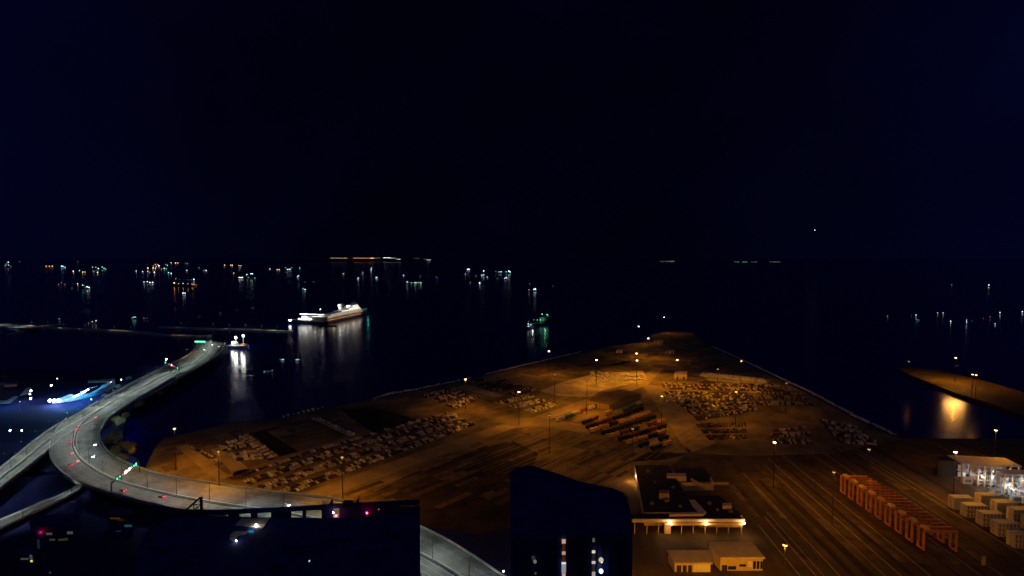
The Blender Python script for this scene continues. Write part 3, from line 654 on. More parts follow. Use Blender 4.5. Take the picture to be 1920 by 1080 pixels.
# canopy: long beam + lower beam + posts
a = P(1175, 978, HB - .5); b = P(1397, 978, HB - .5)
m = MB(); m.box(((a.x + b.x) / 2, a.y + .6, HB - .1), (b.x - a.x, 1.2, 1.9)); m.build('front_parapet', CREAM, tb)
m = MB(); m.box(((a.x + b.x) / 2, a.y + 5, HB - .25), (b.x - a.x - .6, 8, .4)); m.build('canopy_roof', ROOFD, tb)
a2 = PY(1245, 982, a.y - .5); b2 = PY(1392, 982, a.y - .5)
m = MB(); m.box(((a2.x + b2.x) / 2, a.y - .6, a2.z), (b2.x - a2.x, 1.1, 1.2)); m.build('lower_canopy_beam', CREAM, tb)
for x in (1190, 1213, 1235, 1278, 1300, 1322, 1344, 1366, 1390):
    q = PY(x, 985, a.y + .4); m = MB(); m.box((q.x, q.y, (HB - 1.1) / 2), (.45, .45, HB - 1.1)); m.build('post', CREAM, tb)
m = MB(); q = PY(1251, 985, a.y + 1.5); m.box((q.x, q.y, 3.4), (3.6, 2.4, 6.8)); m.build('stair_tower', CREAM, tb)
WL = emi('wall_lamp', (1, .72, .42), 60)
WLc = (1, .42, .10)
for x in (1257, 1325, 1395):
    q = PY(x, 981, a.y - 1.6); m = MB(); m.box(tuple(q), (.9, .35, .7)); m.build('lamp', WL, tb)
    lamp('POINT', (q.x, q.y - .8, q.z - .3), 1300, WLc, tb, .4)
q = P(1193, 893, 4.5); m = MB(); m.box((q.x - .3, q.y, q.z), (.4, .6, .5)); m.build('lamp', WL, tb); lamp('POINT', (q.x - 1.6, q.y, q.z + .3), 3600, WLc, tb, .4)
for x, y, z_, w_, h_ in ((1215, 885, HB, 2.2, 1.4), (1228, 905, HB, 1.6, 1), (1262, 915, HB, 1.8, 1.2), (1250, 940, HB, 3, 1.6), (1275, 950, HB, 1.6, 1), (1222, 945, HB, 2, 1.2), (1330, 945, HB - .6, 2, 1.3), (1345, 957, HB - .6, 1.5, 1), (1370, 960, HB - .6, 2.4, 1.2)):
    p = P(x, y, z_); m = MB(); m.box((p.x, p.y, z_ + h_ / 2 + .01), (w_, w_ * .8, h_)); m.tube((p.x, p.y, z_ + h_), (p.x, p.y, z_ + h_ + .5), .35, n=7); m.build('roof_vent', CONC_D, tb)
# yard wall behind
m = MB(); p0, p1 = P(1268, 909), P(1366, 909); m.box(((p0.x + p1.x) / 2, p0.y, .9), (p1.x - p0.x, .4, 1.8)); tag(m.build('boundary_wall', CREAM), 'thin low wall running behind the terminal building', 'wall')
# two sheds at the bottom
def shed(label, rf, h, fz, door_cells, wall_from=0.0):
    pts = [P(x, y, h) for x, y in rf]; r = empty('tin_shed', (0, 0, 0), label, 'shed')
    bl, br, fr, fl = pts
    m = MB(); inset = [bl + Vector((.6, -.6, 0)), br + Vector((-.6, -.6, 0)), fr + Vector((-.6, .8, 0)), fl + Vector((.6, .8, 0))]
    m.prism(inset, 0, h - .5); m.build('wall', CREAM, r)
    m = MB(); up_ = .8; vs = [bl + Vector((0, 0, up_)), br + Vector((0, 0, up_)), fr, fl]; vs2 = [v - Vector((0, 0, .35)) for v in vs]
    m.add(vs + vs2, [(3, 2, 1, 0), (4, 5, 6, 7), (0, 1, 5, 4), (1, 2, 6, 5), (2, 3, 7, 6), (3, 0, 4, 7)])
    n = int((br - bl).length / 1.2)
    for i in range(n + 1):
        t = i / n; a_, b_ = vs[0].lerp(vs[1], t), vs[3].lerp(vs[2], t); m.tube(a_ + Vector((0, 0, .05)), b_ + Vector((0, 0, .05)), .07, n=4)
    m.build('roof', TINROOF, r)
    m = MB(); m.box(((fl.x + fr.x) / 2, fl.y - .1, h - .35), (fr.x - fl.x, .25, .9)); m.build('fascia', CREAM, r)
    for t0, t1, z0, z1, k in door_cells:
        x0 = fl.x + (fr.x - fl.x) * t0; x1 = fl.x + (fr.x - fl.x) * t1
        m = MB(); m.box(((x0 + x1) / 2, inset[3].y - .06, (z0 + z1) / 2), (x1 - x0, .1, z1 - z0)); m.build(k, {'door': STEELD, 'window': GLASS, 'panel': WHITEP}[k], r)
shed('left tin-roofed shed with dark openings below the terminal building', [(1250, 1034), (1331, 1034), (1336, 1055), (1264, 1055)], 5.5, 0, [(.08, .2, 0, 3.6, 'door'), (.24, .34, 0, 3.6, 'door'), (.38, .48, 0, 3.6, 'door'), (.52, .95, .2, 4.6, 'panel')])
shed('right tin-roofed shed with a pale windowed front below the terminal building', [(1326, 1018), (1409, 1018), (1434, 1045), (1350, 1045)], 7.5, 0, [(.06, .18, 0, 3, 'door'), (.2, .38, .6, 2.4, 'window'), (.45, .6, 2.2, 3.4, 'window'), (.64, .74, 2.0, 5, 'panel'), (.76, .82, 1, 5, 'window'), (.84, .9, 1, 5, 'window'), (.92, .97, 1, 5, 'window')])

# ------------------------------------------------------------------ row of portal cranes
def make_crane():
    r = empty('portal_crane', (0, 0, 0), 'x', 'crane')
    Wd, D, h = 17.0, 4.2, 11.6
    for sx_ in (0, 1):
        for sy in (0, 1):
            m = MB(); m.box((sx_ * Wd, sy * D, h / 2 + .5), (1.0, .8, h - 1)); m.build('leg', CRANE_R, r)
        m = MB(); m.box((sx_ * Wd, D / 2, 1.0), (.9, D + 1.4, .7)); sb = m.build('sill_beam', CRANE_R, r)
        for sy in (-.4, D + .4):
            m = MB(); m.tube((sx_ * Wd - .3, sy, .45), (sx_ * Wd + .3, sy, .45), .45, n=10); m.build('wheel', RUBBER, sb)
    for sy in (0, 1):
        m = MB(); m.box((Wd / 2, sy * D, h), (Wd + 1.2, .8, 1.1)); m.build('girder', CRANE_R, r)
    m = MB(); m.box((1.8, D / 2, h + 1.1), (2.6, D - .6, 1.1)); m.box((1.8, D / 2, h + 1.8), (1.4, 1.6, .5)); m.build('trolley', mat('trolley_yellow', (.9, .62, .3), .6, .2, .5), r)
    m = MB(); m.box((4.6, D / 2, h - 1.3), (1.6, 1.6, 1.7)); cb = m.build('cab', CRANE_R, r)
    m = MB(); m.box((4.6, D / 2 - .82, h - 1.2), (1.3, .06, 1.0)); m.build('window', GLASS, cb)
    kids(r); return r
cr = make_crane(); base = P(1731, 1034); NC = 9; ordn = ['nearest', 'second', 'third', 'fourth', 'fifth', 'sixth', 'seventh', 'eighth', 'farthest']
for i in range(NC):
    o = cr if i == 0 else copy_tree(cr); d = C_DIR * (i * 8.6); o.location = (base.x + d.x - i * .5, base.y + d.y, 0); o.rotation_euler = (0, 0, ANG_C)
    tag(o, f'red-orange portal crane, {ordn[i]} of the nine standing in line', 'crane', 'portal cranes parked in line')

# ------------------------------------------------------------------ pale container stacks
def make_stack():
    r = empty('container_stack_bay', (0, 0, 0), 'x', 'container stack'); return r
CONT1 = container_mesh(12.0, 2.45, 2.55, 0); 
STD = CONT1.data('container', REEFER)
m = MB(); m.box((0, 0, 1.27), (12.0, 2.45, 2.55))
for i in range(6): m.box((-5 + i * 2, -1.25, 1.27), (.9, .06, 1.9), 1)
STD2 = m.data('container', [REEFER, mat('container_recess', (.30, .22, .13), .8)])
stacks = [(1790, 957, 3, 1), (1813, 972, 3, 2), (1843, 988, 3, 2), (1872, 1007, 3, 2), (1903, 1029, 3, 2), (1840, 952, 3, 1), (1870, 966, 3, 1), (1901, 980, 3, 2), (1930, 998, 3, 2)]
snm = ['pale container stack at the top left of the front line', 'second pale container stack of the front line', 'third pale container stack of the front line, middle one', 'fourth pale container stack of the front line', 'pale container stack at the bottom end of the front line', 'pale orange-topped container stack at the top of the rear line', 'second pale container stack of the rear line', 'third pale container stack of the rear line', 'last pale container stack of the rear line at the frame edge']
short = dict(zip(snm, ['first stack of the front line', 'second stack of the front line', 'third stack of the front line', 'fourth stack of the front line', 'last stack of the front line', 'first stack of the rear line', 'second stack of the rear line', 'third stack of the rear line', 'last stack of the rear line']))
for (x, y, n, v), lb in zip(stacks, snm):
    p = P(x, y)
    for r_ in range(2):
        for k in range(n):
            o = bpy.data.objects.new('shipping_container', STD if v == 1 else STD2); col.objects.link(o)
            o.location = (p.x + 6.2, p.y + 1.4 + r_ * 2.7, .05 + k * 2.62); o.rotation_euler = (0, 0, ANG_C)
            lvl = ('bottom', 'middle', 'top')[k]; fr_ = ('front', 'rear')[r_]
            tag(o, f'{lvl} container, {fr_} pile, {short[lb]}', 'container', 'pale containers stacked at the right edge')
# dark stack left of lit building
block('dark_store', 'dark box-shaped store left of the white-lit frame building', 'building', [(1757, 893), (1803, 893), (1803, 884), (1757, 884)], 11, mat('dark_store_wall', (.03, .02, .015), .9, .2, .2), ROOFD, door=False)
# white-lit open frame building
lb0 = P(1803, 900); lb1 = P(1895, 925)
LBW = 36.0
fb = empty('frame_building', lb0, 'pale open-framed building lit inside by white lamps at the quay', 'building', None, R(-9))
OC = mat('orange_column', (.70, .42, .2), .7, .2, .4)
PW = mat('pale_block', (.66, .68, .70), .6, .2, .3)
hh = 12.0
for i in range(8):
    m = MB(); m.box((i * LBW / 7, 0, hh / 2), (.9, .9, hh)); m.build('column', OC, fb)
for i in range(4):
    m = MB(); m.box((i * LBW / 3, 14, hh / 2), (.9, .9, hh)); m.build('column', OC, fb)
m = MB(); m.box((LBW / 2, 7, hh + .4), (LBW + 2, 16, .8)); m.build('roof', mat('pale_roof', (.62, .60, .58), .8, .25, .3), fb)
m = MB(); m.box((LBW / 2, 13.2, 6.5), (LBW, .4, 13)); m.build('back_wall', PW, fb)
m = MB(); m.box((LBW / 2, 5, 5.0), (LBW * .96, 8, .4)); m.build('floor_slab', PW, fb)
rr = random.Random(5)
for i in range(6):
    for k in range(2):
        if rr.random() < .25: continue
        m = MB(); m.box((4 + i * 6.5, 8 + rr.uniform(-1, 1), k * 5.2 + 1.6), (5.0, 4, 3.0 + rr.uniform(-.8, .8))); m.build('stored_unit', PW, fb)
WHL = emi('white_flood', (.85, .93, 1), 45)
for x, y, z, pw in ((11, -1.2, 11.8, 500), (18, -1.2, 12, 500), (18.5, -1.5, 8.2, 250), (19.5, -1.5, 5.5, 900), (7, -1.5, 3, 300), (31, -1.5, 5.6, 500), (25.5, -1.5, 1.2, 250)):
    m = MB(); m.ball((x, y, z), .38); m.build('lamp', WHL, fb); lamp('POINT', (x, y - .5, z), pw, (.8, .9, 1), fb, .4)
for x, y, z in ((6, 6, 3.8), (14, 4, 4.2), (22, 4, 4.2), (30, 4, 4.2), (38, 4, 4.2), (12, 5, 11), (24, 5, 11), (34, 5, 11)):
    m = MB(); m.box((x, y, z + .45), (1.4, .3, .12)); m.build('strip_lamp', WHL, fb); lamp('POINT', (x, y, z), 700, (.82, .9, 1), fb, .4)
for i, (x, y, h_, w_) in enumerate(((1812, 906, 4, 6), (1860, 922, 2.6, 5), (1868, 926, 3.5, 5), (1925, 944, 4, 6), (1905, 941, 4, 6))):
    p = P(x, y); m = MB(); m.box((0, 0, h_ / 2), (w_, 3, h_)); m.box((0, -1.56, h_ * .55), (w_ * .7, .1, h_ * .5), 1); m.box((0, 0, h_ + .1), (w_ + .3, 3.2, .2))
    tag(m.build('storage_unit', [PW, mat('unit_recess', (.25, .27, .3), .7)], None, (p.x, p.y, .03), R(-9)), ['tall pale unit in front of the lit frame building', 'low pale unit second in front of the lit frame building', 'tall pale unit third in front of the lit frame building', 'pale unit beneath the lit platform', 'pale unit nearest the right frame edge'][i], 'storage unit', 'pale units before the lit frame building')
lamp('POINT', tuple(P(1850, 920, 6)), 900, (.8, .9, 1), None, .4); lamp('POINT', tuple(P(1885, 934, 6)), 900, (.8, .9, 1), None, .4)
def open_block(label, px, py, w_, d_, h_, nb, grp=None):
    p = P(px, py); r = empty('open_bay_block', p, label, 'building', grp, R(-6))
    for i in range(nb + 1): m = MB(); m.box((i * w_ / nb, 0, h_ / 2), (.8, .8, h_)); m.build('column', OC, r)
    m = MB(); m.box((w_ / 2, d_ - .3, h_ / 2), (w_, .4, h_)); m.build('back_wall', PW, r)
    m = MB(); m.box((w_ / 2, d_ / 2, h_ + .3), (w_ + 1.6, d_ + 1, .6)); m.build('roof', PW, r)
    for k in range(1, int(h_ / 4)):
        m = MB(); m.box((w_ / 2, d_ / 2, k * 4.0), (w_ - .4, d_ - 1.2, .35)); m.build('floor_slab', PW, r)
    rq = random.Random(int(px))
    for i in range(nb):
        for k in range(int(h_ / 4)):
            if rq.random() < .3: continue
            m = MB(); m.box(((i + .5) * w_ / nb, d_ * .45, k * 4.0 + 1.6), (w_ / nb - 1.4, 2.4, 2.6)); m.build('stored_unit', PW, r)
        if i % 2 == 0:
            z_ = 4.0 * rq.randint(1, max(1, int(h_ / 4) - 1)) + 3.2; m = MB(); m.ball(((i + .5) * w_ / nb, -.9, z_), .36); m.build('lamp', WHL, r)
            lamp('POINT', ((i + .5) * w_ / nb, -2.6, z_ - .6), 900, (.8, .9, 1), r, .4)
    return r
open_block('white-lit open-bay block standing forward of the long frame building', 1833, 912, 17, 8, 14, 4, 'white-lit open-bay blocks at the quay')
open_block('white-lit open-bay block nearest the right frame edge', 1882, 928, 20, 8, 14, 4, 'white-lit open-bay blocks at the quay')
# annex right of it, at the frame edge
ax = empty('annex_platform', P(1905, 935), 'pale lit platform with an orange post at the right frame edge', 'platform', None, R(-9))
m = MB(); m.box((6, 3, 5), (14, 6, .5)); m.build('deck', PW, ax)
for x in (0, 6, 12): m = MB(); m.box((x, 0, 3), (.8, .8, 6)); m.build('post', OC, ax)
m = MB(); m.ball((3, -1, 1.6), .4); m.build('lamp', WHL, ax); lamp('POINT', (3, -1.6, 1.8), 900, (.8, .9, 1), ax, .4)
m = MB(); m.box((6, 5.8, 2.5), (14, .3, 5)); m.build('back_wall', PW, ax)
# small hut lower right with its lamp lit face
block('guard_hut', 'tiny pale hut standing alone right of the crane line', 'hut', [(1840, 1060), (1848, 1060), (1848, 1055), (1840, 1055)], 3, CREAM, CREAM, door=False)

# ------------------------------------------------------------------ near dark rooftop (bottom centre-left)
RZ = 60.0
nr = empty('dark_rooftop_building', (0, 0, 0), 'near dark tower rooftop with an open parapet frame and red beacons', 'building')
rp_ = [P(330, 968, RZ), P(640, 972, RZ), P(787, 960, RZ), P(787, 1250, RZ), P(200, 1250, RZ), P(270, 1000, RZ)]
m = MB(); m.prism(rp_, 0, RZ); m.build('wall', NAVYW, nr)
m = MB(); m.sheet(rp_, RZ + .05); m.build('roof', NAVY, nr)
def pxbox(name, x0, y0, x1, y1, Y, dep, mt, parent, skew=0):
    a = PY(x0, y0, Y); b = PY(x1, y1, Y); m = MB(); m.box(((a.x + b.x) / 2, Y + dep / 2, (a.z + b.z) / 2), (abs(b.x - a.x), dep, abs(a.z - b.z))); return m.build(name, mt, parent)
YR = 205.0
# top beam follows the slight slope
def beam(name, pts, th, Y, dep, mt, parent):
    m = MB()
    for (x0, y0), (x1, y1) in zip(pts, pts[1:]):
        a, b = PY(x0, y0, Y), PY(x1, y1, Y); c_ = PY(x1, y1 + th, Y); d_ = PY(x0, y0 + th, Y)
        vs = [a, b, c_, d_] + [v + Vector((0, dep, 0)) for v in (a, b, c_, d_)]
        m.add(vs, [(0, 3, 2, 1), (4, 5, 6, 7), (0, 1, 5, 4), (1, 2, 6, 5), (2, 3, 7, 6), (3, 0, 4, 7)])
    return m.build(name, mt, parent)
beam('parapet_beam', [(285, 948), (345, 957), (420, 957), (560, 950), (640, 945), (787, 938)], 8, YR, .8, NAVY, nr)
for i, (x0, x1, y) in enumerate([(270, 381, 956), (427, 448, 961), (470, 482, 960), (508, 546, 957), (567, 574, 955), (603, 624, 954), (636, 787, 950)]):
    pxbox('parapet_panel', x0, y, x1, 985, YR + .2, .4, NAVY, nr)
pxbox('lower_panel', 381, 974, 440, 1000, YR + .2, .4, NAVY, nr); pxbox('lower_panel', 505, 974, 640, 1000, YR + .2, .4, NAVY, nr); pxbox('lower_panel', 440, 986, 505, 1000, YR + .2, .4, NAVY, nr)
# roof crane (davit) and fins
dv = empty('roof_crane', PY(378, 957, YR), 'small dark triangular roof crane standing on the near rooftop edge', 'roof crane')
m = MB(); m.box((0, 0, 2.7), (.9, .6, 5.6)); m.build('post', STEELD, dv)
m = MB(); m.tube((-6.2, 0, .1), (-.2, 0, 5.4), .35, n=5); m.build('jib', STEELD, dv)
m = MB(); m.tube((-3, 0, 0), (-3, 0, 2.7), .18, n=5); m.tube((-3, 0, 2.4), (0, 0, 2.4), .15, n=5); m.tube((-3.2, 0, .2), (-.2, 0, 2.2), .18, n=5); m.build('brace', STEELD, dv)
def fin(x, y0, wpx, hpx):
    a = PY(x, y0, YR); s_ = YR / F; m = MB(); vs = [(-wpx * s_, 0, 0), (0, 0, 0), (0, 0, hpx * s_), (-wpx * .25 * s_, 0, hpx * s_ * .75)]
    vs2 = [(a_, .6, c_) for a_, b_, c_ in vs]; m.add(vs + vs2, [(0, 1, 2, 3), (7, 6, 5, 4), (0, 4, 5, 1), (1, 5, 6, 2), (2, 6, 7, 3), (3, 7, 4, 0)]); m.build('roof_fin', STEELD, nr, tuple(a))
fin(624, 947, 9, 14); fin(673, 945, 7, 16); pxbox('vent_housing', 643, 942, 660, 950, YR, 2, STEELD, nr)
BEAC = emi('red_beacon', (1, .02, .05), 40)
for x, y, pw in ((630, 967, 22), (688, 962, 16)):
    q = PY(x, y, YR - 1.2); m = MB(); m.ball(tuple(q), .34); m.build('beacon', BEAC, nr); lamp('POINT', (q.x - .3, q.y - .9, q.z), pw, (1, .02, .05), nr, .3)
for x, y in ((625, 961),): q = PY(x, y, YR - 1.2); m = MB(); m.ball(tuple(q), .25); m.build('white_lamp', emi('small_white', (.9, .95, 1), 20), nr)
for x, y, w_, d_, h_ in ((300, 1030, 7, 3, 2), (360, 1050, 4, 4, 1.6), (560, 1030, 9, 3, 2.2), (640, 1010, 5, 5, 1.5), (700, 1040, 6, 3, 2.4), (740, 1000, 3, 3, 1.4), (520, 1065, 4, 3, 1.8)):
    p = P(x, y, RZ); m = MB(); m.box((p.x, p.y, RZ + .06 + h_ / 2), (w_, d_, h_)); m.tube((p.x, p.y, RZ + h_), (p.x, p.y, RZ + h_ + .7), .8, n=8); m.build('roof_unit', NAVYW, nr)
# lit roof decks
TERR = mat('roof_terrace', (.62, .55, .45), .8, .25, .5)
m = MB(); m.sheet([P(440, 986, RZ), P(452, 973.5, RZ), P(506, 973, RZ), (P(492, 992, RZ))], RZ + .25); m.build('terrace_floor', TERR, nr)
q = P(480, 984, RZ + .9); m = MB(); m.ball((q.x, q.y, RZ + .9), .36); m.build('terrace_lamp', emi('terrace_white', (1, .95, .85), 30), nr); lamp('POINT', (q.x, q.y, RZ + 1.6), 22, (1, .88, .7), nr, .2)
m = MB(); m.sheet([P(430, 1012, RZ), P(432, 1002, RZ), P(440, 997, RZ), P(466, 997, RZ), P(462, 1003, RZ), P(446, 1006, RZ), P(440, 1018, RZ)], RZ + .25); m.build('lower_terrace_floor', TERR, nr)
q = P(443, 1015, RZ + .6); m = MB(); m.ball((q.x, q.y, RZ + .8), .22); m.build('terrace_lamp', emi('terrace_white', (1, .95, .85), 30), nr)
lamp('POINT', (q.x, q.y + 3, RZ + 1.8), 10, (.9, .95, .8), nr, .2)
pxbox('blue_sign', 466, 994, 475, 999, 172, .2, emi('blue_sign', (.02, .25, .6), .55), nr)
q = PY(580, 1052, 150); m = MB(); m.ball(tuple(q), .28); m.build('dim_lamp', emi('dim_grey', (.6, .8, .9), .7), nr)
q = PY(710, 955, YR - 1); m = MB(); m.ball(tuple(q), .3); m.build('dim_lamp', emi('dim_amber', (.8, .5, .2), .25), nr)

# ------------------------------------------------------------------ tower B (bottom centre)
TZ = 70.0
tw = empty('curved_dark_tower', (0, 0, 0), 'near dark blue tower with a curved roof edge and two lit stair strips', 'tower')
rim = [P(x, y, TZ) for x, y in [(958, 1003), (957, 890), (968, 881), (1000, 879), (1040, 892), (1090, 909), (1150, 921), (1170, 932), (1181, 962), (1186, 1000)]]
m = MB(); m.prism(rim, 0, TZ, 0, 1); m.build('wall', [NAVYW, NAVY], tw)
m = MB()
for i in range(1, len(rim) - 1):
    a, b = rim[i], rim[i + 1]; d = b - a; m.box(((a.x + b.x) / 2, (a.y + b.y) / 2, TZ + .55), (d.length + .2, .4, 1.1), rz=math.atan2(d.y, d.x))
m.build('parapet', NAVYW, tw)
YT = min(rim[0].y, rim[-1].y) - .3
for i in range(1, 24):
    if abs(i - 10) < 1: continue
    q = rim[0].lerp(rim[-1], i / 24); m = MB(); m.box((q.x, YT + .35, TZ / 2), (.22, .5, TZ - 2)); m.build('facade_fin', NAVY, tw)
def strip_w(x, segs):
    for y0, y1, w_, c, s_ in segs:
        a = PY(x - w_ / 2, y0, YT); b = PY(x + w_ / 2, y1, YT); m = MB(); m.box(((a.x + b.x) / 2, YT - .05, (a.z + b.z) / 2), (b.x - a.x, .12, a.z - b.z)); m.build('stair_window', emi('stair_%s' % str((c, s_)), c, s_), tw)
strip_w(1057, [(1011, 1019, 7, (1, .55, .38), .55), (1020, 1033, 5, (.5, .12, .05), .10), (1034, 1040, 6.5, (1, .6, .42), .45), (1041, 1053, 5, (.5, .12, .05), .10), (1054, 1058, 8, (.9, .9, .9), .8), (1059, 1074, 8, (.6, .62, .66), .42), (1075, 1083, 6.5, (1, .6, .5), .5)])
strip_w(1113, [(1009, 1016, 4, (.6, .4, .3), .2), (1032, 1037, 6, (1, .95, .75), .7), (1038, 1051, 5, (.3, .15, .1), .08), (1052, 1057, 6.5, (.9, .85, .7), .6), (1058, 1071, 5, (.3, .18, .12), .08), (1072, 1082, 6, (.9, .75, .6), .4)])
for x, y, r_, c, s_ in ((1127, 1050, .8, (.75, .75, .45), .7), (1128, 1053, .42, (1, .95, .7), 2.5), (1127, 1071, .72, (.65, 1, .9), 2.2), (1003, 1053, .6, (.5, .6, .45), .25), (1000, 1046, .7, (.2, .25, .2), .1), (1004, 1075, .4, (.2, .5, .45), .1)):
    q = PY(x, y, YT - .8); m = MB(); m.ball(tuple(q), r_, n=8, k=5); m.build('wall_light', emi('twl%d%d' % (x, y), c, s_), tw)
# lamp by the lower road
q = P(944, 1072, 3); bo = empty('bollard_lamp', (q.x, q.y, 0), 'small white lamp post beside the lower end of the highway', 'lamp post')
m = MB(); m.tube((0, 0, 0), (0, 0, 3), .12, n=6); m.build('pole', STEEL, bo); m = MB(); m.ball((0, 0, 3.2), .5); m.build('lamp_head', emi('bollard_glow', (.85, 1, .95), 5), bo)

# ------------------------------------------------------------------ low buildings bottom left
def lowb(label, pxs, h, wins, extra=None):
    pts = [P(*q) for q in pxs]; o0 = pts[0]; L = [p - o0 for p in pts]; r = empty('low_building', o0, label, 'building')
    m = MB(); m.prism(L, 0, h); m.build('wall', NAVYW, r)
    c_ = sum(L, Vector()) / len(L); m = MB(); m.prism([c_ + (p - c_) * 1.03 for p in L], h + .003, h + .5); m.build('roof', NAVY, r)
    for x, y, w_, hh_, c, s_ in wins:
        q = PY(x, y, pts[0].y - .25) - o0; m = MB(); m.box((q.x, q.y, max(q.z, .5)), (w_, .15, hh_)); m.build('lit_window', emi('lw%d_%d' % (x, y), c, s_), r)
    return r, pts[0]
r1, _ = lowb('dark low building topped by the bright red beacon at lower left', [(60, 1035), (150, 1035), (150, 1012), (60, 1012)], 14, [(92, 1001, 3.2, 1.2, (.5, .42, .25), .12), (131, 999, 3, 1.4, (.4, .42, .35), .14), (98, 1012, 3, 1, (.35, .4, .15), .08), (116, 1012, 3.6, 1, (.35, .4, .12), .08), (124, 1011, 2, 1.4, (.35, .35, .1), .06), (72, 1020, 1.2, 5, (.05, .3, .3), .06)])
q = PY(78, 997, P(60, 1035).y + 1) - Vector(r1.location); m = MB(); m.ball(tuple(q), .6); m.build('beacon', emi('red_beacon_big', (1, .05, .14), 14), r1); lamp('POINT', (q.x, q.y - 1.5, q.z), 260, (1, .02, .06), r1, .3)
lowb('small dark building with grey lit edge and yellow lamp, lower left corner', [(35, 1075), (66, 1075), (66, 1060), (35, 1060)], 9, [(46, 1048, 4, .8, (.4, .5, .5), .1), (58, 1044, 1.2, 2, (.4, .5, .5), .12), (59, 1052, 1, 1, (1, .8, .1), .9), (94, 1074, 1, 1, (.2, .3, .4), .1)])
lowb('dark low building with an orange patch and a teal edge under the highway', [(205, 1005), (250, 1005), (250, 992), (205, 992)], 12, [(216, 972, 6, 1, (.5, .14, .02), .10), (226, 975, 4, 1, (.4, .08, .02), .06), (222, 996, 3, .8, (.05, .15, .4), .08), (240, 986, 4, 1.2, (.1, .42, .45), .13)])

# ------------------------------------------------------------------ trees by the highway
LEAF = mat('foliage', (.32, .36, .22), .9, .5, .5); BARK = mat('bark', (.06, .045, .03), .9)
def tree_data(seed, h):
    rr = random.Random(seed); t = MB(); t.tube((0, 0, 0), (.2, .1, h * .55), .35, .2, 7)
    ends = []
    for i in range(7):
        a = rr.uniform(0, 6.28); z0 = h * rr.uniform(.35, .55); e_ = Vector((math.cos(a) * h * .28, math.sin(a) * h * .28, h * rr.uniform(.6, .9))); t.tube((.15, .1, z0), e_, .14, .05, 5); ends.append(e_)
    ends.append(Vector((.2, .1, h * .9))); c = MB()
    for e_ in ends:
        for j in range(120):
            d = Vector((rr.gauss(0, 1), rr.gauss(0, 1), rr.gauss(0, .75))); d.normalize(); p = e_ + d * (h * .17 * rr.random() ** .4)
            u = Vector((rr.gauss(0, 1), rr.gauss(0, 1), rr.gauss(0, 1))).normalized(); v = u.orthogonal().normalized(); s_ = rr.uniform(.25, .5)
            c.add([p - u * s_ - v * s_ * .6, p + u * s_ - v * s_ * .6, p + u * s_ + v * s_ * .6, p - u * s_ + v * s_ * .6], [(0, 1, 2, 3)])
    return t.data('trunk', BARK), c.data('crown', LEAF)
TD = [tree_data(1, 12), tree_data(2, 15), tree_data(3, 10)]
for k, (x, y, v, s_, lb) in enumerate([(211, 846, 1, .8, 'dark leafy tree inside the tight part of the bend'), (216, 832, 0, .8, 'pale lit tree inside the bend above the dark one'), (222, 808, 1, .8, 'lit tree at the shoulder of the bend beside the water'), (233, 874, 1, 1.1, 'rounded grey-lit tree between the bend and the orange yard'), (226, 880, 2, 1, 'small tree tucked behind the parapet of the bend'), (236, 790, 0, .62, 'tree at the water edge below the viaduct shoulder'),
                                       (262, 772, 1, .62, 'tree on the water side where the viaduct joins the bend'), (300, 745, 2, .62, 'tree on the water side of the middle viaduct'), (330, 727, 0, .62, 'tree on the water side of the upper viaduct'), (222, 722 + 12, 1, .5, 'tree on the land side of the viaduct near the yellow-green light'), (242, 716, 2, .6, 'tree on the land side above the viaduct'), (196, 742 + 8, 0, .5, 'tree on the land side beside the blue pavilion')]):
    p = P(x, y); r = empty('roadside_tree', p, lb, 'tree', 'trees along the highway', k * 1.3); r.scale = (s_ * 1.15,) * 3
    for n, d in zip(('trunk', 'crown'), TD[v]):
        o = bpy.data.objects.new(n, d); col.objects.link(o); o.parent = r

# ------------------------------------------------------------------ blue pavilion, lights and jetty on the left bank
bp = empty('blue_pavilion', P(120, 757), 'long curved blue-lit pavilion with bright white lamps left of the viaduct', 'pavilion')
o0 = P(120, 757)
base_l = catmull([P(x, y) - o0 for x, y in [(90, 758), (112, 756), (134, 753), (155, 747), (172, 739), (186, 731)]], 5)
PB = mat('pavilion_pale', (.40, .55, .62), .7, .3, .15)
m = MB()
vs = []
for i, p in enumerate(base_l):
    hgt = 6.5 + 3 * math.sin(i * .9) * .3 + i * .05; b_ = Vector((.25, .97, 0)) * 24
    vs += [(p.x, p.y, 0), (p.x, p.y, 3.2), (p.x + b_.x * .3, p.y + b_.y * .3, hgt), (p.x + b_.x, p.y + b_.y, hgt + 1.5), (p.x + b_.x, p.y + b_.y, 0)]
fs = []
for i in range(len(base_l) - 1):
    for j in range(4): o_ = i * 5 + j; fs.append((o_, o_ + 5, o_ + 6, o_ + 1))
nseg = len(base_l) - 1
for g in range(0, nseg, 3):
    mm = MB(); n_ = min(3, nseg - g); sub = [Vector(v) for v in vs[g * 5:(g + n_ + 1) * 5]]
    sub = [Vector((v.x, v.y, v.z * (.62 + .2 * math.sin(g * 1.9)))) for v in sub]; c_ = sum(sub, Vector()) / len(sub); sub = [Vector((c_.x + (v.x - c_.x) * .72, c_.y + (v.y - c_.y) * .72, v.z)) for v in sub]
    mm.add(sub, [(i_ * 5 + j, i_ * 5 + 5 + j, i_ * 5 + 6 + j, i_ * 5 + 1 + j) for i_ in range(n_) for j in range(4)] + [(0, 1, 2, 3, 4), tuple(n_ * 5 + j for j in (4, 3, 2, 1, 0))]); sh = mm.build('canopy_bay', PB, bp)
    mr_ = MB()
    for i_ in range(n_ + 1):
        a_, b2_ = sub[i_ * 5 + 1], sub[i_ * 5 + 3]; mr_.tube(a_ + Vector((0, 0, .15)), b2_ + Vector((0, 0, .4)), .28, n=4)
    mr_.build('roof_rib', WHITEP, sh)
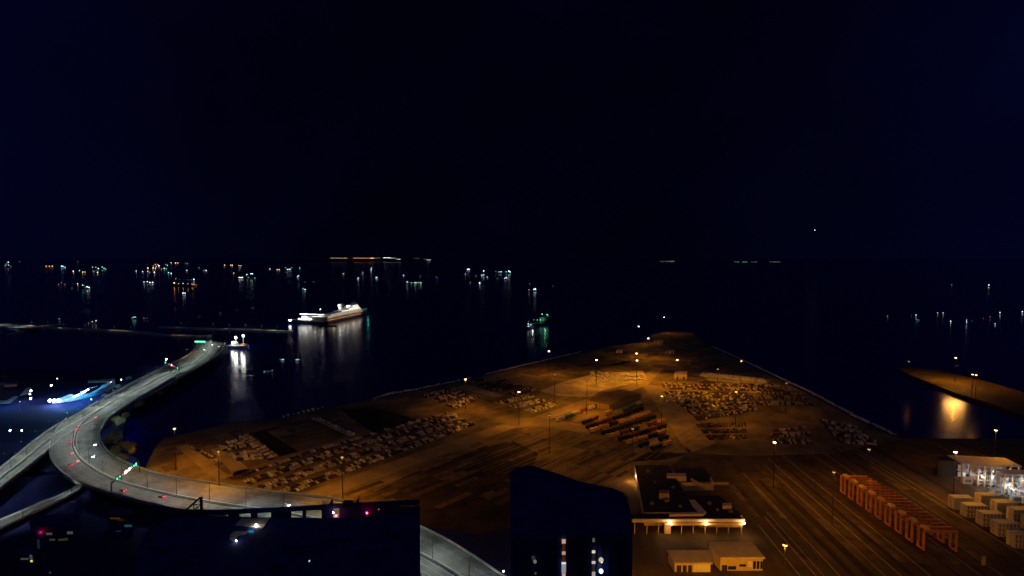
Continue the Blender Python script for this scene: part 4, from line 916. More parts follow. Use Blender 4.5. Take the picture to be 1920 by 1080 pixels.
STAR = emi('pavilion_lamp', (.75, .92, 1), 60); BL = (.10, .45, 1)
rq = random.Random(4)
for i in range(16):
    x = 118 + i * 4.2; y = 750 - max(0, x - 130) * .42 - rq.uniform(1, 8); q = PY(x, y, P(x, y + 6).y) - o0; m = MB(); m.ball(tuple(q), rq.uniform(.2, .42)); m.build('small_lamp', emi('pavilion_small', (.25, .75, 1), 5), bp)
for x in (93.5, 101.5, 110):
    q = PY(x, 751, P(x, 760).y) - o0; m = MB(); m.ball(tuple(q), 1.5); m.build('floodlight', STAR, bp); lamp('POINT', (q.x, q.y - 2, q.z), 1300, BL, bp, .5)
for i in range(9):
    x = 139 + i * 3.1 + (1.5 if i > 3 else 0); y = 744.5 - i * 1.75; q = PY(x, y, P(x, y + 7).y - 1) - o0; m = MB(); m.ball(tuple(q), .5); m.build('row_lamp', STAR, bp)
for x, y in ((125, 757), (140, 754), (156, 748), (172, 740), (184, 732)): q = P(x, y, 4) - o0; lamp('POINT', (q.x, q.y - 5, 6), 6000, (.08, .50, .90), bp, .5)
for x, y in ((130, 740), (150, 731), (165, 724), (180, 724)): q = P(x, y, 12) - o0; lamp('POINT', (q.x, q.y - 4, 22), 9000, (.04, .3, 1), bp, .5)
def pole_light(px, py, h, colr, st_, r_, label, power=0, lc=None, name='light_pole', z=0, grp=None):
    yb = HY + (py - HY) / (1 - h / (H - z)); p = P(px, yb, z); r = empty(name, p, label, 'light pole', grp)
    m = MB(); m.tube((0, 0, 0), (0, 0, h), .2, .12, 5); m.build('pole', STEEL, r); m = MB(); m.ball((0, 0, h + r_ * .5), r_); m.build('lamp_head', emi('pl%d_%d' % (px, py), colr, st_), r)
    if power: lamp('POINT', (0, -1, h - .8), power, lc or colr, r, .4)
BW = (.7, .85, 1)
for x, y, r_, s_, c, lb, pw in ((59, 733, .8, 40, BW, 'upper bright bluish light above the small blue quay', 500), (57, 739, .6, 30, BW, 'light just under the upper bright bluish one', 0), (58, 748, .8, 45, BW, 'lower bright bluish light right of the small blue quay', 300), (97, 723, .7, 30, (1, .85, .85), 'pinkish white light above the blue pavilion', 0),
                            (20, 807, .55, 35, BW, 'first of two bluish lights near the left viaduct', 200), (42, 807, .5, 30, BW, 'second of two bluish lights near the left viaduct', 0), (312, 674, .95, 60, (.6, .72, 1), 'brilliant blue-white light beside the far viaduct', 800), (108, 710, .6, 5, (1, .9, .6), 'small yellowish light above the pinkish one', 0),
                            (228, 712, .6, 14, (.85, 1, .7), 'greenish white light at the viaduct edge', 150), (172, 749, .6, 8, (.6, .9, .2), 'yellow-green light right of the blue pavilion', 0), (127, 774, .4, 2, (.7, .75, .9), 'dim light above the left viaduct', 0), (124, 785, .4, 3, (.8, .9, 1), 'dim white light on the left viaduct edge', 0), (213, 732, .6, 1.0, (.9, .5, .1), 'faint amber light at the land side of the viaduct', 0), (38, 753, .35, 4, (.8, .85, 1), 'tiny light below the small blue quay', 0)):
    pole_light(x, y, 10, c, s_, r_, lb, pw)
# pale quay fragments
m = MB(); m.prism(pg([(-30, 757), (18, 757), (34, 744), (26, 744), (12, 752), (-30, 752)]), -.01, .6); qf = tag(m.build('small_quay', PB), 'small pale blue-lit quay edge at the left frame border', 'quay')
lamp('POINT', tuple(P(20, 751, 7)), 4000, (.1, .5, .9), None, .4); lamp('POINT', tuple(P(-5, 755, 7)), 3000, (.1, .5, .9), None, .4)
m = MB(); m.prism(pg([(38, 742), (58, 737), (58, 727), (50, 729)]), -.01, .8); tag(m.build('pale_landing', TERR), 'small greyish landing between the bluish lights', 'landing')
lamp('POINT', tuple(P(50, 738, 9)), 2200, (.8, .9, .8), None, .4)
for x0, x1, y, lb in ((8, 32, 724, 'faint grey low platform above the small blue quay'), (165, 215, 716, 'faint grey low platform beside the greenish viaduct light')):
    m = MB(); m.prism(pg([(x0, y + 2), (x1, y), (x1, y - 5 if x0 > 100 else y - 3), (x0, y - 1)]), -.01, 1); tag(m.build('low_platform', TERR), lb, 'platform'); lamp('POINT', tuple(P((x0 + x1) / 2 + (18 if x0 > 100 else 0), y, 8)), 420, (.8, .9, .85), None, .4)
# jetty with a dotted row of lamps
jt = empty('lit_jetty', P(0, 712, SEA), 'narrow jetty carrying an evenly dotted row of warm lamps at the left edge', 'jetty'); o0 = P(0, 712, SEA)
A_, B_ = P(-20, 718, SEA) - o0, P(51, 700, SEA) - o0; d = B_ - A_; m = MB(); m.box(((A_.x + B_.x) / 2, (A_.y + B_.y) / 2, 3), (d.length, 5, .8), rz=math.atan2(d.y, d.x)); m.build('deck', TERR, jt)
for i in range(14):
    q = A_.lerp(B_, (i + .3) / 14)
    m = MB(); m.tube((q.x, q.y, -1), (q.x, q.y, 3), .4, n=6); m.build('pile', CONC_D, jt)
for i in range(9):
    x = 20 + i * 3.7; y = 707 - i * 1.02; q = PY(x, y, P(x, y + 4, SEA).y) - o0; m = MB(); m.ball(tuple(q), .42); m.build('jetty_lamp', emi('jetty_warm', (1, .8, .55), 7), jt)
for x, y in ((8, 706), (16, 709)): q = PY(x, y, P(x, y + 5, SEA).y) - o0; m = MB(); m.ball(tuple(q), .5); m.build('jetty_lamp', emi('jetty_yellow', (.8, .6, .2), 1.5), jt)
lamp('POINT', tuple(P(-4, 712, 6) - o0), 1200, (1, .5, .3), jt, .4)
# lamp posts added to make the causeway and breakwater visible
for x, y, pw, c in ((30, 616, 9000, (1, 1, .9)), (60, 612, 7000, (1, .95, .8)), (90, 612, 5000, (1, .9, .8)), (0, 612, 5000, (1, .9, .8)), (215, 621, 3500, (1, .8, .6)), (245, 622, 3500, (1, .8, .6)), (335, 629, 7000, (1, .5, .12)), (350, 629, 9000, (1, .5, .12)), (372, 630, 4000, (1, .5, .12)),
                    (120, 616, 3000, (1, .9, .8)), (160, 618, 2500, (1, .6, .4)), (430, 617, 4000, (.9, 1, .85)), (460, 617, 5000, (.9, 1, .85)), (490, 619, 4000, (.9, 1, .85)), (520, 621, 5500, (.9, 1, .85)), (541, 621, 4500, (.95, 1, .85)), (400, 616, 2500, (.8, 1, .85)), (340, 614, 1500, (1, .8, .6))):
    p = P(x, y, SEA)
    r = empty('shore_lamp', (p.x, p.y, -2.5), 'small added lamp post lighting the thin shoreline strip', 'lamp post', 'added lamp posts along the thin shoreline strip')
    m = MB(); m.tube((0, 0, 0), (0, 0, 9), .15, n=4); m.build('pole', STEEL, r); m = MB(); m.ball((0, 0, 9), .3); m.build('lamp_head', emi('shore%s' % str(c), c, 1.2), r)
    lamp('SPOT', (0, 0, 8.6), pw * 2.3, c, r, .4, 160, .5)

# ------------------------------------------------------------------ SHIPS
CC = {'w': ((.85, 1, 1), 6), 'c': ((.35, .9, 1), 4), 'g': ((.3, 1, .6), 3.4), 'o': ((1, .42, .12), 6), 'y': ((1, .74, .3), 5.5), 'd': ((.55, .62, .62), 1.0), 'b': ((.15, .55, .95), 2), 'r': ((1, .2, .15), 3), 'e': ((.3, .8, .6), 2.2)}
def hullmesh(L, Bm, D, sup=.2, at=-.35):
    m = MB(); n = [(-.5, .8), (-.4, 1), (.3, 1), (.42, .7), (.5, .05)]
    top = [(x * L, y * Bm / 2) for x, y in n] + [(x * L, -y * Bm / 2) for x, y in n[::-1]]
    bot = [(x * .94, y * .82) for x, y in top]; k = len(top)
    m.add([(x, y, -.5) for x, y in bot] + [(x, y, D) for x, y in top], [((i + 1) % k, i, i + k, (i + 1) % k + k) for i in range(k)] + [tuple(range(k, 2 * k))[::-1], tuple(range(k))])
    m.box((at * L, 0, D + sup * L * .25), (L * .12, Bm * .8, sup * L * .5), 1); m.box((at * L, 0, D + sup * L * .55), (L * .06, Bm * .5, sup * L * .12), 1)
    m.tube((.25 * L, 0, D), (.25 * L, 0, D + sup * L * .6), L * .006, n=5, m=1); m.tube((at * L, 0, D + sup * L * .5), (at * L, 0, D + sup * L * .9), L * .006, n=5, m=1)
    return m
def ship(label, x0, x1, yb, lights, name='anchored_ship', cat='ship', rz=0, grp='ships lying at anchor off the port'):
    if x1 - x0 < 9: c_ = (x0 + x1) / 2; x0, x1 = c_ - 4.5, c_ + 4.5
    p = P((x0 + x1) / 2, yb, SEA); s_ = p.y / F; L = (x1 - x0) * s_
    me = hullmesh(L, L * .16, max(1.2, L * .05)); o = me.build(name, [HULLD, HULLD], None, tuple(p), rz); tag(o, label, cat, grp)
    for x, y, c, sz in lights:
        cc, st_ = CC[c]; q = PY(x, y, p.y - L * .09) - p; m = MB(); m.ball((0, 0, 0), .52 * s_ * sz, n=6, k=4)
        l = m.build('deck_lamp', emi('shiplamp_' + c, cc, st_), o, (q.x, q.y, max(q.z, .6)), 0)
    return o
S = [('ship with stacked whitish deck lights at the far left edge', 3, 22, 501.5, [(15.5, 491.5, 'w', 1), (12, 495, 'd', 1.4), (16, 497, 'g', 1), (10, 498, 'd', 1.5), (20.5, 499.5, 'd', 1)]),
('dim lone vessel right of the far left ship', 33, 40, 496, [(36.5, 490.5, 'd', .8)]),
('ship with three orange lights in a row on the far left', 83, 101, 502, [(86.5, 499, 'o', 1), (92.5, 499, 'o', 1), (98, 499, 'y', 1)]),
('ship with a pale cyan glow beside the three orange lights', 112, 125, 503, [(115.5, 499, 'c', 1.5), (118, 499.5, 'c', 1.5), (122, 501, 'c', 1)]),
('small vessel with one yellow light over its reflection', 134, 141, 511, [(137.5, 508.5, 'y', 1.3)]),
('small vessel with one tiny green light between yellow ones', 146, 152, 509, [(149, 507, 'g', 1)]),
('vessel with a twin yellow-orange light left of the green-lit ship', 152, 163, 512.5, [(155, 510, 'y', 1.1), (159.5, 510, 'o', 1)]),
('long ship with a line of green and white lights', 171, 201, 505.5, [(173.5, 501, 'g', 1), (179.5, 501, 'g', 1), (184.5, 503.5, 'w', 1.2), (191.5, 500.5, 'g', 1.2), (195, 503, 'e', 1.5), (198, 504.5, 'e', 1.3)]),
('vessel with one orange and one grey light under the green-lit ship', 172, 187, 513, [(176, 509, 'd', 1.6), (183, 510.5, 'y', 1.2)]),
('dim vessel above the small yellow light', 143, 149, 495, [(146, 491, 'd', .9)]),
('low vessel with three faint lights in a shallow triangle', 107, 124, 535, [(110, 533, 'd', 1), (115, 530, 'r', .9), (121.5, 533, 'd', 1)]),
('small craft with one warm light left of the bright bluish ship', 142, 148, 534, [(145.5, 532, 'y', 1)]),
('faint craft under the small warm light', 132, 139, 542, [(135, 540, 'd', .8)]),
('ship with a bright bluish white cluster at lower left anchorage', 151, 171, 542, [(154.5, 534.5, 'c', 1), (157, 535, 'e', 1), (163.5, 537.5, 'w', 1.4), (167, 539, 'w', 1.2), (160, 539, 'd', 1.2)]),
('lone white light left of the crowded anchorage', 252, 259, 510, [(255.5, 508, 'w', .9)]),
('second lone white light left of the crowded anchorage', 264, 271, 512, [(267.5, 509.5, 'w', .9)]),
('ship with one strong orange light in the crowded anchorage', 272, 283, 505, [(277.5, 502.5, 'o', 1.5), (276, 495.5, 'd', .7)]),
('ship with a soft white pair under the strong orange light', 273, 284, 512.5, [(277, 509, 'w', .9), (280.5, 510.5, 'd', 1.4)]),
('ship with twin yellow-orange lights in the crowded anchorage', 284, 296, 505, [(287, 502.3, 'y', 1.3), (291.5, 502.8, 'o', 1.2)]),
('vessel with one oval white light low in the crowded anchorage', 285, 294, 513, [(289.5, 510.5, 'w', 1.2)]),
('ship with two orange lights over a white cluster', 285, 303, 500.5, [(291, 496, 'o', .9), (296, 496, 'o', .9), (298, 498.5, 'w', 1.3), (293, 499.2, 'w', .7), (287.5, 498.5, 'e', 1)]),
('ship with a dull green and brown streak of light', 300, 315, 506, [(308, 503.3, 'e', 2), (303, 504, 'r', 1), (312, 504, 'e', 1)]),
('ship with a dim bluish slope of lights', 307, 317, 499.5, [(311, 496, 'd', 1.4), (314, 497.5, 'c', .9)]),
('ship with bluish white twin lights below the dull green one', 312, 324, 514, [(316, 511, 'c', 1.2), (321, 512.3, 'w', 1)]),
('highest ship of the crowd with three orange lights', 318, 337, 495, [(321, 492.5, 'y', 1), (329, 493, 'y', 1.1), (333.5, 493, 'o', 1)]),
('ship with a faint white pair right of the highest orange lights', 345, 355, 496, [(348, 493.5, 'd', .9), (351.5, 494, 'd', 1.3)]),
('single white light under the faint white pair', 347, 354, 509, [(350.5, 507, 'w', .9)]),
('faint green-lit vessel between the crowd and the open water', 369, 378, 504, [(373, 501.5, 'e', 1)]),
('ship with a grey and white twin light right of the crowd', 378, 390, 509, [(382, 507, 'd', 1.3), (386.5, 507, 'w', 1.1)]),
('ship with a bright string of four white lights', 266, 289, 531.5, [(270, 528.5, 'w', .9), (276, 528, 'w', 1), (281, 529.5, 'w', 1.1), (286, 529.5, 'w', 1.3)]),
('large ship with a row of orange deck lights', 322, 372, 537, [(326.5, 530.5, 'o', 1.7), (335, 532, 'o', .9), (343, 531.5, 'y', 1), (352, 532, 'o', .9), (360, 532.5, 'o', .9), (363, 534, 'o', .8), (368, 534, 'o', .6)]),
('long ship with a thin blue deck line and a white stern light', 327, 368, 527, [(329.5, 522.5, 'g', .7), (363.5, 523.5, 'w', 1.4), (359, 524.5, 'b', .8), (353, 524.8, 'b', .5), (345, 524.8, 'b', .4), (337, 524.5, 'b', .4)]),
('small craft with a twin blue-white light below the large orange ship', 340, 351, 552, [(343, 549.5, 'w', 1.1), (347, 549.5, 'w', 1)]),
('vessel with a single orange light right of the crowd', 417, 425, 499.5, [(421, 496.8, 'o', 1.2)]),
('vessel with an oval orange light, second of three', 429, 439, 499.5, [(432.5, 497, 'o', 1), (435.5, 497, 'y', 1)]),
('vessel with a yellowish twin light, third of three', 445, 455, 503.5, [(448, 498, 'y', .9), (452, 498, 'y', .9), (450, 501.5, 'd', 1.5)]),
('small craft with one amber light beneath the three orange vessels', 435, 442, 514, [(438.5, 511.8, 'o', .9)]),
('ship with a blocky bright white light', 443, 460, 523, [(448.5, 520, 'w', 1.2), (452, 520.5, 'w', 1.3), (455, 520, 'w', 1)]),
('ship with a white peak light and greenish lights around it', 459, 481, 522, [(463, 515, 'w', 1), (470.5, 513.5, 'w', 1.3), (473.5, 513.5, 'w', 1.2), (466, 520, 'e', 1), (478, 521, 'e', 1.2)]),
('vessel with one round yellow light at mid left', 502, 510, 506, [(506, 504, 'y', 1.1)]),
('vessel with a warm twin light next to the round yellow one', 516, 528, 507.5, [(520, 505.3, 'y', .9), (524, 505.3, 'o', 1)]),
('ship with a greenish white cluster mid left', 532, 550, 508, [(535.5, 502, 'g', .8), (539.5, 505.3, 'w', 1.1), (543.5, 504.8, 'w', 1.1), (547, 502, 'e', 1)]),
('faint green-lit vessel right of the greenish cluster', 558, 566, 505, [(562, 502.3, 'e', 1.3)]),
('vessel with a tilted cyan light mid left', 554, 563, 521, [(558, 519, 'c', 1.2), (560, 517, 'w', .9)]),
('faint vessel under the tilted cyan light', 568, 577, 530, [(572, 528.5, 'd', .7)]),
('vessel with a dim blue-grey light', 584, 592, 530, [(588, 528, 'b', .7)]),
('small craft with a slanting white light above the cruise ship', 566, 576, 545, [(568, 541.5, 'e', 1.2), (572, 542.8, 'w', 1)]),
('lone white light below the far shore strip', 640, 648, 515, [(644, 513, 'w', .8)]),
('vessel with a hooked greyish light', 675, 685, 516, [(680, 510.5, 'd', 1.4), (681, 512.5, 'd', 1.2), (679, 514.5, 'd', 1)]),
('vessel with two stacked bluish lights', 691, 701, 509, [(696.5, 503, 'c', 1.2), (695.7, 506.5, 'w', 1)]),
('vessel with a narrow upright white light', 667, 676, 525, [(671, 523.5, 'w', .8), (672, 521, 'w', .8)]),
('vessel with a small bluish pyramid of light', 701, 711, 522.5, [(705, 520.8, 'w', .9), (707, 520.5, 'c', 1), (706, 519, 'c', .8)]),
('lone white light above the white-lit row ship', 753, 760, 518, [(756.5, 516, 'w', .9)]),
('ship with a row of five greenish white lights', 759, 793, 532, [(763.5, 528.5, 'w', 1.1), (771.5, 530, 'g', 1), (778, 530, 'w', .9), (780.5, 530.5, 'w', .7), (784.5, 529.5, 'g', .8), (789, 530, 'w', .9)]),
('dim vessel above the right end of the five-light ship', 784, 793, 519.5, [(788.5, 517, 'd', .9)]),
('vessel with a dim blue jagged light', 814, 825, 523, [(817.5, 519.5, 'b', .6), (820, 521, 'b', .7)]),
('ship with a compact white light at mid right', 873, 884, 507, [(876.5, 505, 'w', 1), (879, 504, 'w', .9), (880, 505.5, 'w', .8)]),
('tiny white light under the compact one', 869, 876, 516, [(872.5, 514, 'w', .7)]),
('long ship with a round light at one end and a bright stern', 901, 960, 513, [(907, 508, 'w', 1.3), (929.5, 508.5, 'g', .6), (935.5, 509.7, 'w', .6), (939.5, 509.5, 'w', 1), (949, 509.5, 'c', 1.1), (954, 508, 'w', 1.5), (956.5, 510, 'w', 1.2)]),
('vessel with a cyan slanting light under the long ship', 899, 911, 518, [(903.5, 516, 'c', 1.2), (907, 514.5, 'c', .9)]),
('tiny light left of the cyan slanting one', 888, 896, 519, [(892.5, 517, 'd', .9)]),
('tiny pinkish white light under the long ship', 910, 917, 521, [(913.7, 519.2, 'w', .7)]),
('tiny faint light left of the isolated bright one', 879, 886, 531.5, [(882, 529.3, 'd', 1)]),
('isolated bright bluish light low at mid right', 895, 905, 533, [(899.5, 530.3, 'w', 1.3)]),
('vessel with a small cyan cluster under the bright stern', 930, 953, 524.5, [(946.5, 522, 'w', .9), (950, 521, 'w', .9), (948.5, 520, 'c', .9), (933, 522, 'e', .5)]),
('ship with a boxy white deckhouse light and one warm light', 988, 1010, 546, [(1001, 542.5, 'w', 1.2), (1003.5, 541, 'w', 1.3), (1004.5, 543, 'w', 1), (992, 543.5, 'y', .7), (993, 532, 'e', .7)]),
('very faint vessel right of the boxy white light', 1033, 1041, 538, [(1037, 536, 'd', .6)]),
('first of three faint specks left above the cruise ship', 370, 378, 594, [(374, 592.5, 'd', .5)]),
('middle one of the faint specks left above the cruise ship', 409, 417, 588, [(413, 586, 'd', .7)]),
('faint speck next to the workboat breakwater', 441, 449, 582, [(445, 580, 'd', .6)]),
('bluish speck closest to the cruise ship', 470, 478, 578, [(474, 576.5, 'd', .8)]),
('craft with a small greenish light above the sand spit', 106, 118, 600, [(111, 597.5, 'g', .8)]),
('craft with yellow and white lights above the causeway', 162, 185, 607, [(173, 603, 'y', .9), (180, 601.5, 'w', 1), (166, 606, 'd', 1), (177.5, 607, 'd', .7)]),
('craft with a teal cabin light above the causeway', 243, 262, 598, [(251, 594.5, 'c', 1.2), (254, 594.5, 'e', 1.4), (248, 596, 'e', 1)]),
('craft with a faint red light beside the teal one', 265, 281, 598.5, [(270, 596.5, 'r', .7), (275.5, 596.5, 'e', .6)]),
('dim vessel high in the right water', 1780, 1789, 536, [(1784.5, 533.5, 'd', 1)]),
('vessel with a clear white light high in the right water', 1849, 1859, 537, [(1854.3, 534.2, 'w', 1.1)]),
('dim vessel at the left end of the right group', 1658, 1670, 594, [(1664, 592.5, 'd', 1.2)]),
('vessel with a small white light above the blue streak', 1712, 1722, 592.5, [(1717.5, 590.5, 'w', 1), (1709, 590.5, 'd', .6)]),
('vessel with a short blue streak of light', 1714, 1727, 601, [(1718, 599.2, 'b', .8), (1720.5, 599.6, 'b', .8), (1723, 600, 'b', .6)]),
('vessel with a yellowish light, first of a close pair', 1753, 1762, 588.5, [(1758, 586.5, 'y', .7)]),
('vessel with a white light, second of a close pair', 1764, 1773, 588.5, [(1768.5, 586.3, 'w', .8)]),
('vessel with one white light under the close pair', 1778, 1787, 604, [(1782.7, 602, 'w', 1)]),
('vessel with two stacked white lights in the right group', 1807, 1818, 607, [(1812.5, 600.2, 'w', .8), (1812.5, 604, 'w', .8), (1822, 602, 'e', .5)]),
('vessel with a faint red light in the right group', 1851, 1862, 597, [(1856.5, 594, 'r', .8), (1844, 600, 'e', .5)]),
('vessel with a white light above the faint red one', 1870, 1880, 588.5, [(1875, 586, 'w', 1)]),
('vessel with a soft white light, lowest of the right group', 1861, 1871, 609, [(1866, 607.2, 'w', .7)]),
('vessel with a yellowish white light at the right frame edge', 1912, 1921, 587, [(1917, 584.3, 'w', 1.2)]),
]
for s_ in S: ship(*s_)
for x, y, L_, lb, c in ((529, 675.5, [(525.5, 674.2, 'b', .9), (529, 673.8, 'w', .8), (531.5, 673.8, 'c', .9)], 'small boat with an oval cyan light below the breakwater', 0), (558, 676, [(555.5, 675, 'w', .6), (557.5, 674, 'w', .6), (560, 673.4, 'w', .6)], 'small boat with a slanting white light below the breakwater', 0),
                        (503, 697.5, [(495.5, 697, 'e', 1.2), (502.8, 695.8, 'c', .5), (510.5, 694.3, 'e', 1.2)], 'small boat with three spaced teal lights near the work vessel', 0), (471, 705.8, [(470.7, 704.3, 'w', .6)], 'small boat with a single white light under the work vessel reflections', 0)):
    ship(lb, x - 9, x + 9, y, L_, 'small_boat', 'boat', grp='small boats in the harbour basin')

# workboat with two reflection columns
wb0 = P(447, 652, SEA); wb = empty('work_vessel', wb0, 'grey work vessel with three bright white lamps and twin reflections', 'ship')
s_ = wb0.y / F; hm = hullmesh(38 * s_, 22, 5, .0, .1)
HG = mat('grey_hull', (.42, .40, .35), .6, .3, .1)
hm.build('hull', [HG, HG], wb, (0, 0, 0))
m = MB(); m.box((-6, 0, 7), (8, 8, 6)); m.box((-6, 0, 11), (5, 5, 2.4)); m.build('deckhouse', HG, wb)
m = MB(); m.box((9, 0, 5.6), (12, 8, 2.6)); m.build('hold', mat('red_hold', (.45, .15, .08), .7, .3, .2), wb)
for x in (-4, 9): m = MB(); m.tube((x, 0, 4), (x, 0, 22), .35, .2, 6); m.build('mast', WHITEP, wb)
WV = emi('work_flood', (.95, 1, .95), 40)
for x, y, pw in ((442, 633, 9000), (456, 629.5, 9000), (436, 642.5, 3000)):
    q = PY(x, y, wb0.y - 5) - wb0; m = MB(); m.ball(tuple(q), 1.35, n=8, k=5); m.build('floodlight', WV, wb); lamp('SPOT', (q.x, q.y - 1.5, q.z - 1), pw, (.92, 1, .88), wb, 2.2, 40, .6, (R(77), 0, math.pi - math.atan2(wb0.x, wb0.y)))
lamp('POINT', (0, -9, 12), 5000, (.92, 1, .88), wb, 1); lamp('POINT', (10, -9, 12), 3000, (.92, 1, .88), wb, 1)
ship('slim craft with a small blue light beside the work vessel', 463, 472, 656, [(467, 649.5, 'b', .9), (466.5, 653, 'b', .6)], 'small_boat', 'boat', grp='small boats in the harbour basin')

# cruise ship (diagonal) ------------------------------------------------------
def long_ship(name, label, pa, pb, Bm, mats_hull):
    a, b = P(*pa, SEA), P(*pb, SEA); d = b - a; r = empty(name, a, label, 'ship', None, math.atan2(d.y, d.x)); return r, d.length
HULLW = mat('white_hull', (.7, .62, .5), .5, .15, .05); SUPW = mat('superstructure_white', (.8, .8, .76), .5, .1, .05)
cs, Lc = long_ship('cruise_ship', 'brightly lit long passenger ship lying diagonally with a teal bow', (600, 607), (688, 588), 34, None)
def hull_l(L, Bm, D):
    n = [(0, .85), (.05, 1), (.8, 1), (.92, .6), (1.0, .04)]; top = [(x * L, y * Bm / 2) for x, y in n] + [(x * L, -y * Bm / 2) for x, y in n[::-1]]; bot = [(L / 2 + (x - L / 2) * .96, y * .8) for x, y in top]; k = len(top); m = MB()
    m.add([(x, y, -.5) for x, y in bot] + [(x, y, D + (4 if x > .85 * L else 0)) for x, y in top], [((i + 1) % k, i, i + k, (i + 1) % k + k) for i in range(k)] + [tuple(range(k, 2 * k))[::-1], tuple(range(k))]); return m
hull_l(Lc, 34, 12).build('hull', HULLW, cs)
WIND = emi('cabin_dim', (1, .9, .7), .8); WIN = emi('cabin_glow', (1, .93, .78), 2.6); DKL = emi('deck_flood', (1, .96, .85), 14); WINO = emi('cabin_warm', (1, .5, .2), .8)
dh = 12.02
for k, (x0, x1, wd) in enumerate(((.04, .80, 30), (.06, .78, 29), (.12, .77, 27), (.34, .76, 24), (.50, .74, 22), (.56, .74, 20), (.60, .73, 16))):
    m = MB(); m.box(((x0 + x1) / 2 * Lc, 0, dh + 1.5), ((x1 - x0) * Lc, wd, 3)); dk = m.build('deck_level', SUPW, cs)
    m = MB(); nn = int((x1 - x0) * Lc / 5)
    for i in range(nn):
        for sg in (-1, 1): m.box((x0 * Lc + 2.5 + i * 5, sg * (wd / 2 + .08), dh + 1.6), (3.2, .12, 1.5))
    m.build('window_row', (WINO, WIND, WIND, WIN, WIN, WIN, WIN)[k], dk); dh += 3.02
m = MB()
for i in range(int(Lc * .72 / 5)): m.box((8 + i * 5, -17.0 * 1.0, 7.5), (2.6, .3, 1.2))
m.build('hull_windows', WINO, cs)
m = MB(); m.box((.42 * Lc, 0, dh + 2), (14, 10, 11)); m.build('funnel', SUPW, cs)
m = MB(); m.tube((.70 * Lc, 0, dh), (.70 * Lc, 0, dh + 10), .8, .4, 6); m.box((.70 * Lc, 0, dh + 3), (8, 12, 4)); m.build('bridge_mast', SUPW, cs)
q_ = 0
for x, y in [(612 + i * 6, 601.0 - i * 2.6) for i in range(9)] + [(635, 573), (637, 578), (641, 577), (651, 574), (655, 575), (659, 576), (663, 580), (656, 580), (649, 583), (643, 586), (636, 587), (630, 590), (625, 592), (664, 577)]:
    dpt = P(600, 607, SEA).y + (P(688, 588, SEA).y - P(600, 607, SEA).y) * max(0, (x - 600) / 88)
    w_ = PY(x, y, dpt - 6); loc = Matrix.Rotation(-cs.rotation_euler.z, 3, 'Z') @ (w_ - Vector(cs.location))
    m = MB(); m.ball(tuple(loc), 1.7, n=6, k=4); m.build('deck_lamp', DKL, cs)
for t, pw in ((.1, 60), (.3, 80), (.5, 90), (.64, 60)): lamp('POINT', (t * Lc, -24, 16), pw * 10, (1, .85, .65), cs, 2)
lamp('POINT', (.97 * Lc, -8, 24), 2200, (.1, .8, .6), cs, 1)
# mid ship left, horizontal
fe, Lf = long_ship('ferry', 'bright white lit ferry lying crosswise left of the passenger ship', (612, 608), (541, 603), 20, None)
hull_l(Lf, 18, 6).build('hull', HULLD, fe)
m = MB(); m.box((.32 * Lf, 0, 8.5), (.6 * Lf, 15, 5)); d1 = m.build('lower_deck', SUPW, fe)
m = MB(); m.box((.3 * Lf, 0, 14.0), (.55 * Lf, 14, 5.6)); d2 = m.build('upper_deck', SUPW, fe)
m = MB(); m.box((.3 * Lf, 0, 17.4), (.58 * Lf, 15, .7)); m.build('top_deck', SUPW, fe)
FW = emi('ferry_window', (1, .98, .9), 3.5)
loc2 = lambda x, y, dy=10: Matrix.Rotation(-fe.rotation_euler.z, 3, 'Z') @ (PY(x, y, P(576, 606, SEA).y - dy) - Vector(fe.location))
for x0, x1, y in ((562, 578, 589), (579, 594, 589.5), (595, 607, 590), (559, 575, 598), (578, 588, 598.5), (585, 603, 594.5), (566, 575, 594)):
    a_, b_ = loc2(x0, y), loc2(x1, y); m = MB(); c_ = (a_ + b_) / 2; m.box(tuple(c_), ((b_ - a_).length, .5, 1.6 if y < 591 else 3.4), rz=-fe.rotation_euler.z); m.build('window_row', FW, d2)
for x, y in ((542.5, 600.5), (545, 600.5), (601, 580)): q = loc2(x, y); m = MB(); m.ball(tuple(q), 1.6 if x < 600 else .9); m.build('deck_lamp', DKL, fe)
for x, y in ((562, 590), (575, 590), (590, 591), (604, 590)): q = loc2(x, y, 14); lamp('POINT', tuple(q), 800, (1, .95, .85), fe, 1.5)
m = MB(); q = loc2(552, 599.5); m.box((q.x, q.y, q.z), (14, .6, .6)); m.build('bow_rail', SUPW, fe)
ship('dark low barge in front of the passenger ship reflections', 596, 632, 611.5, [], 'dark_barge', 'barge', grp=None)

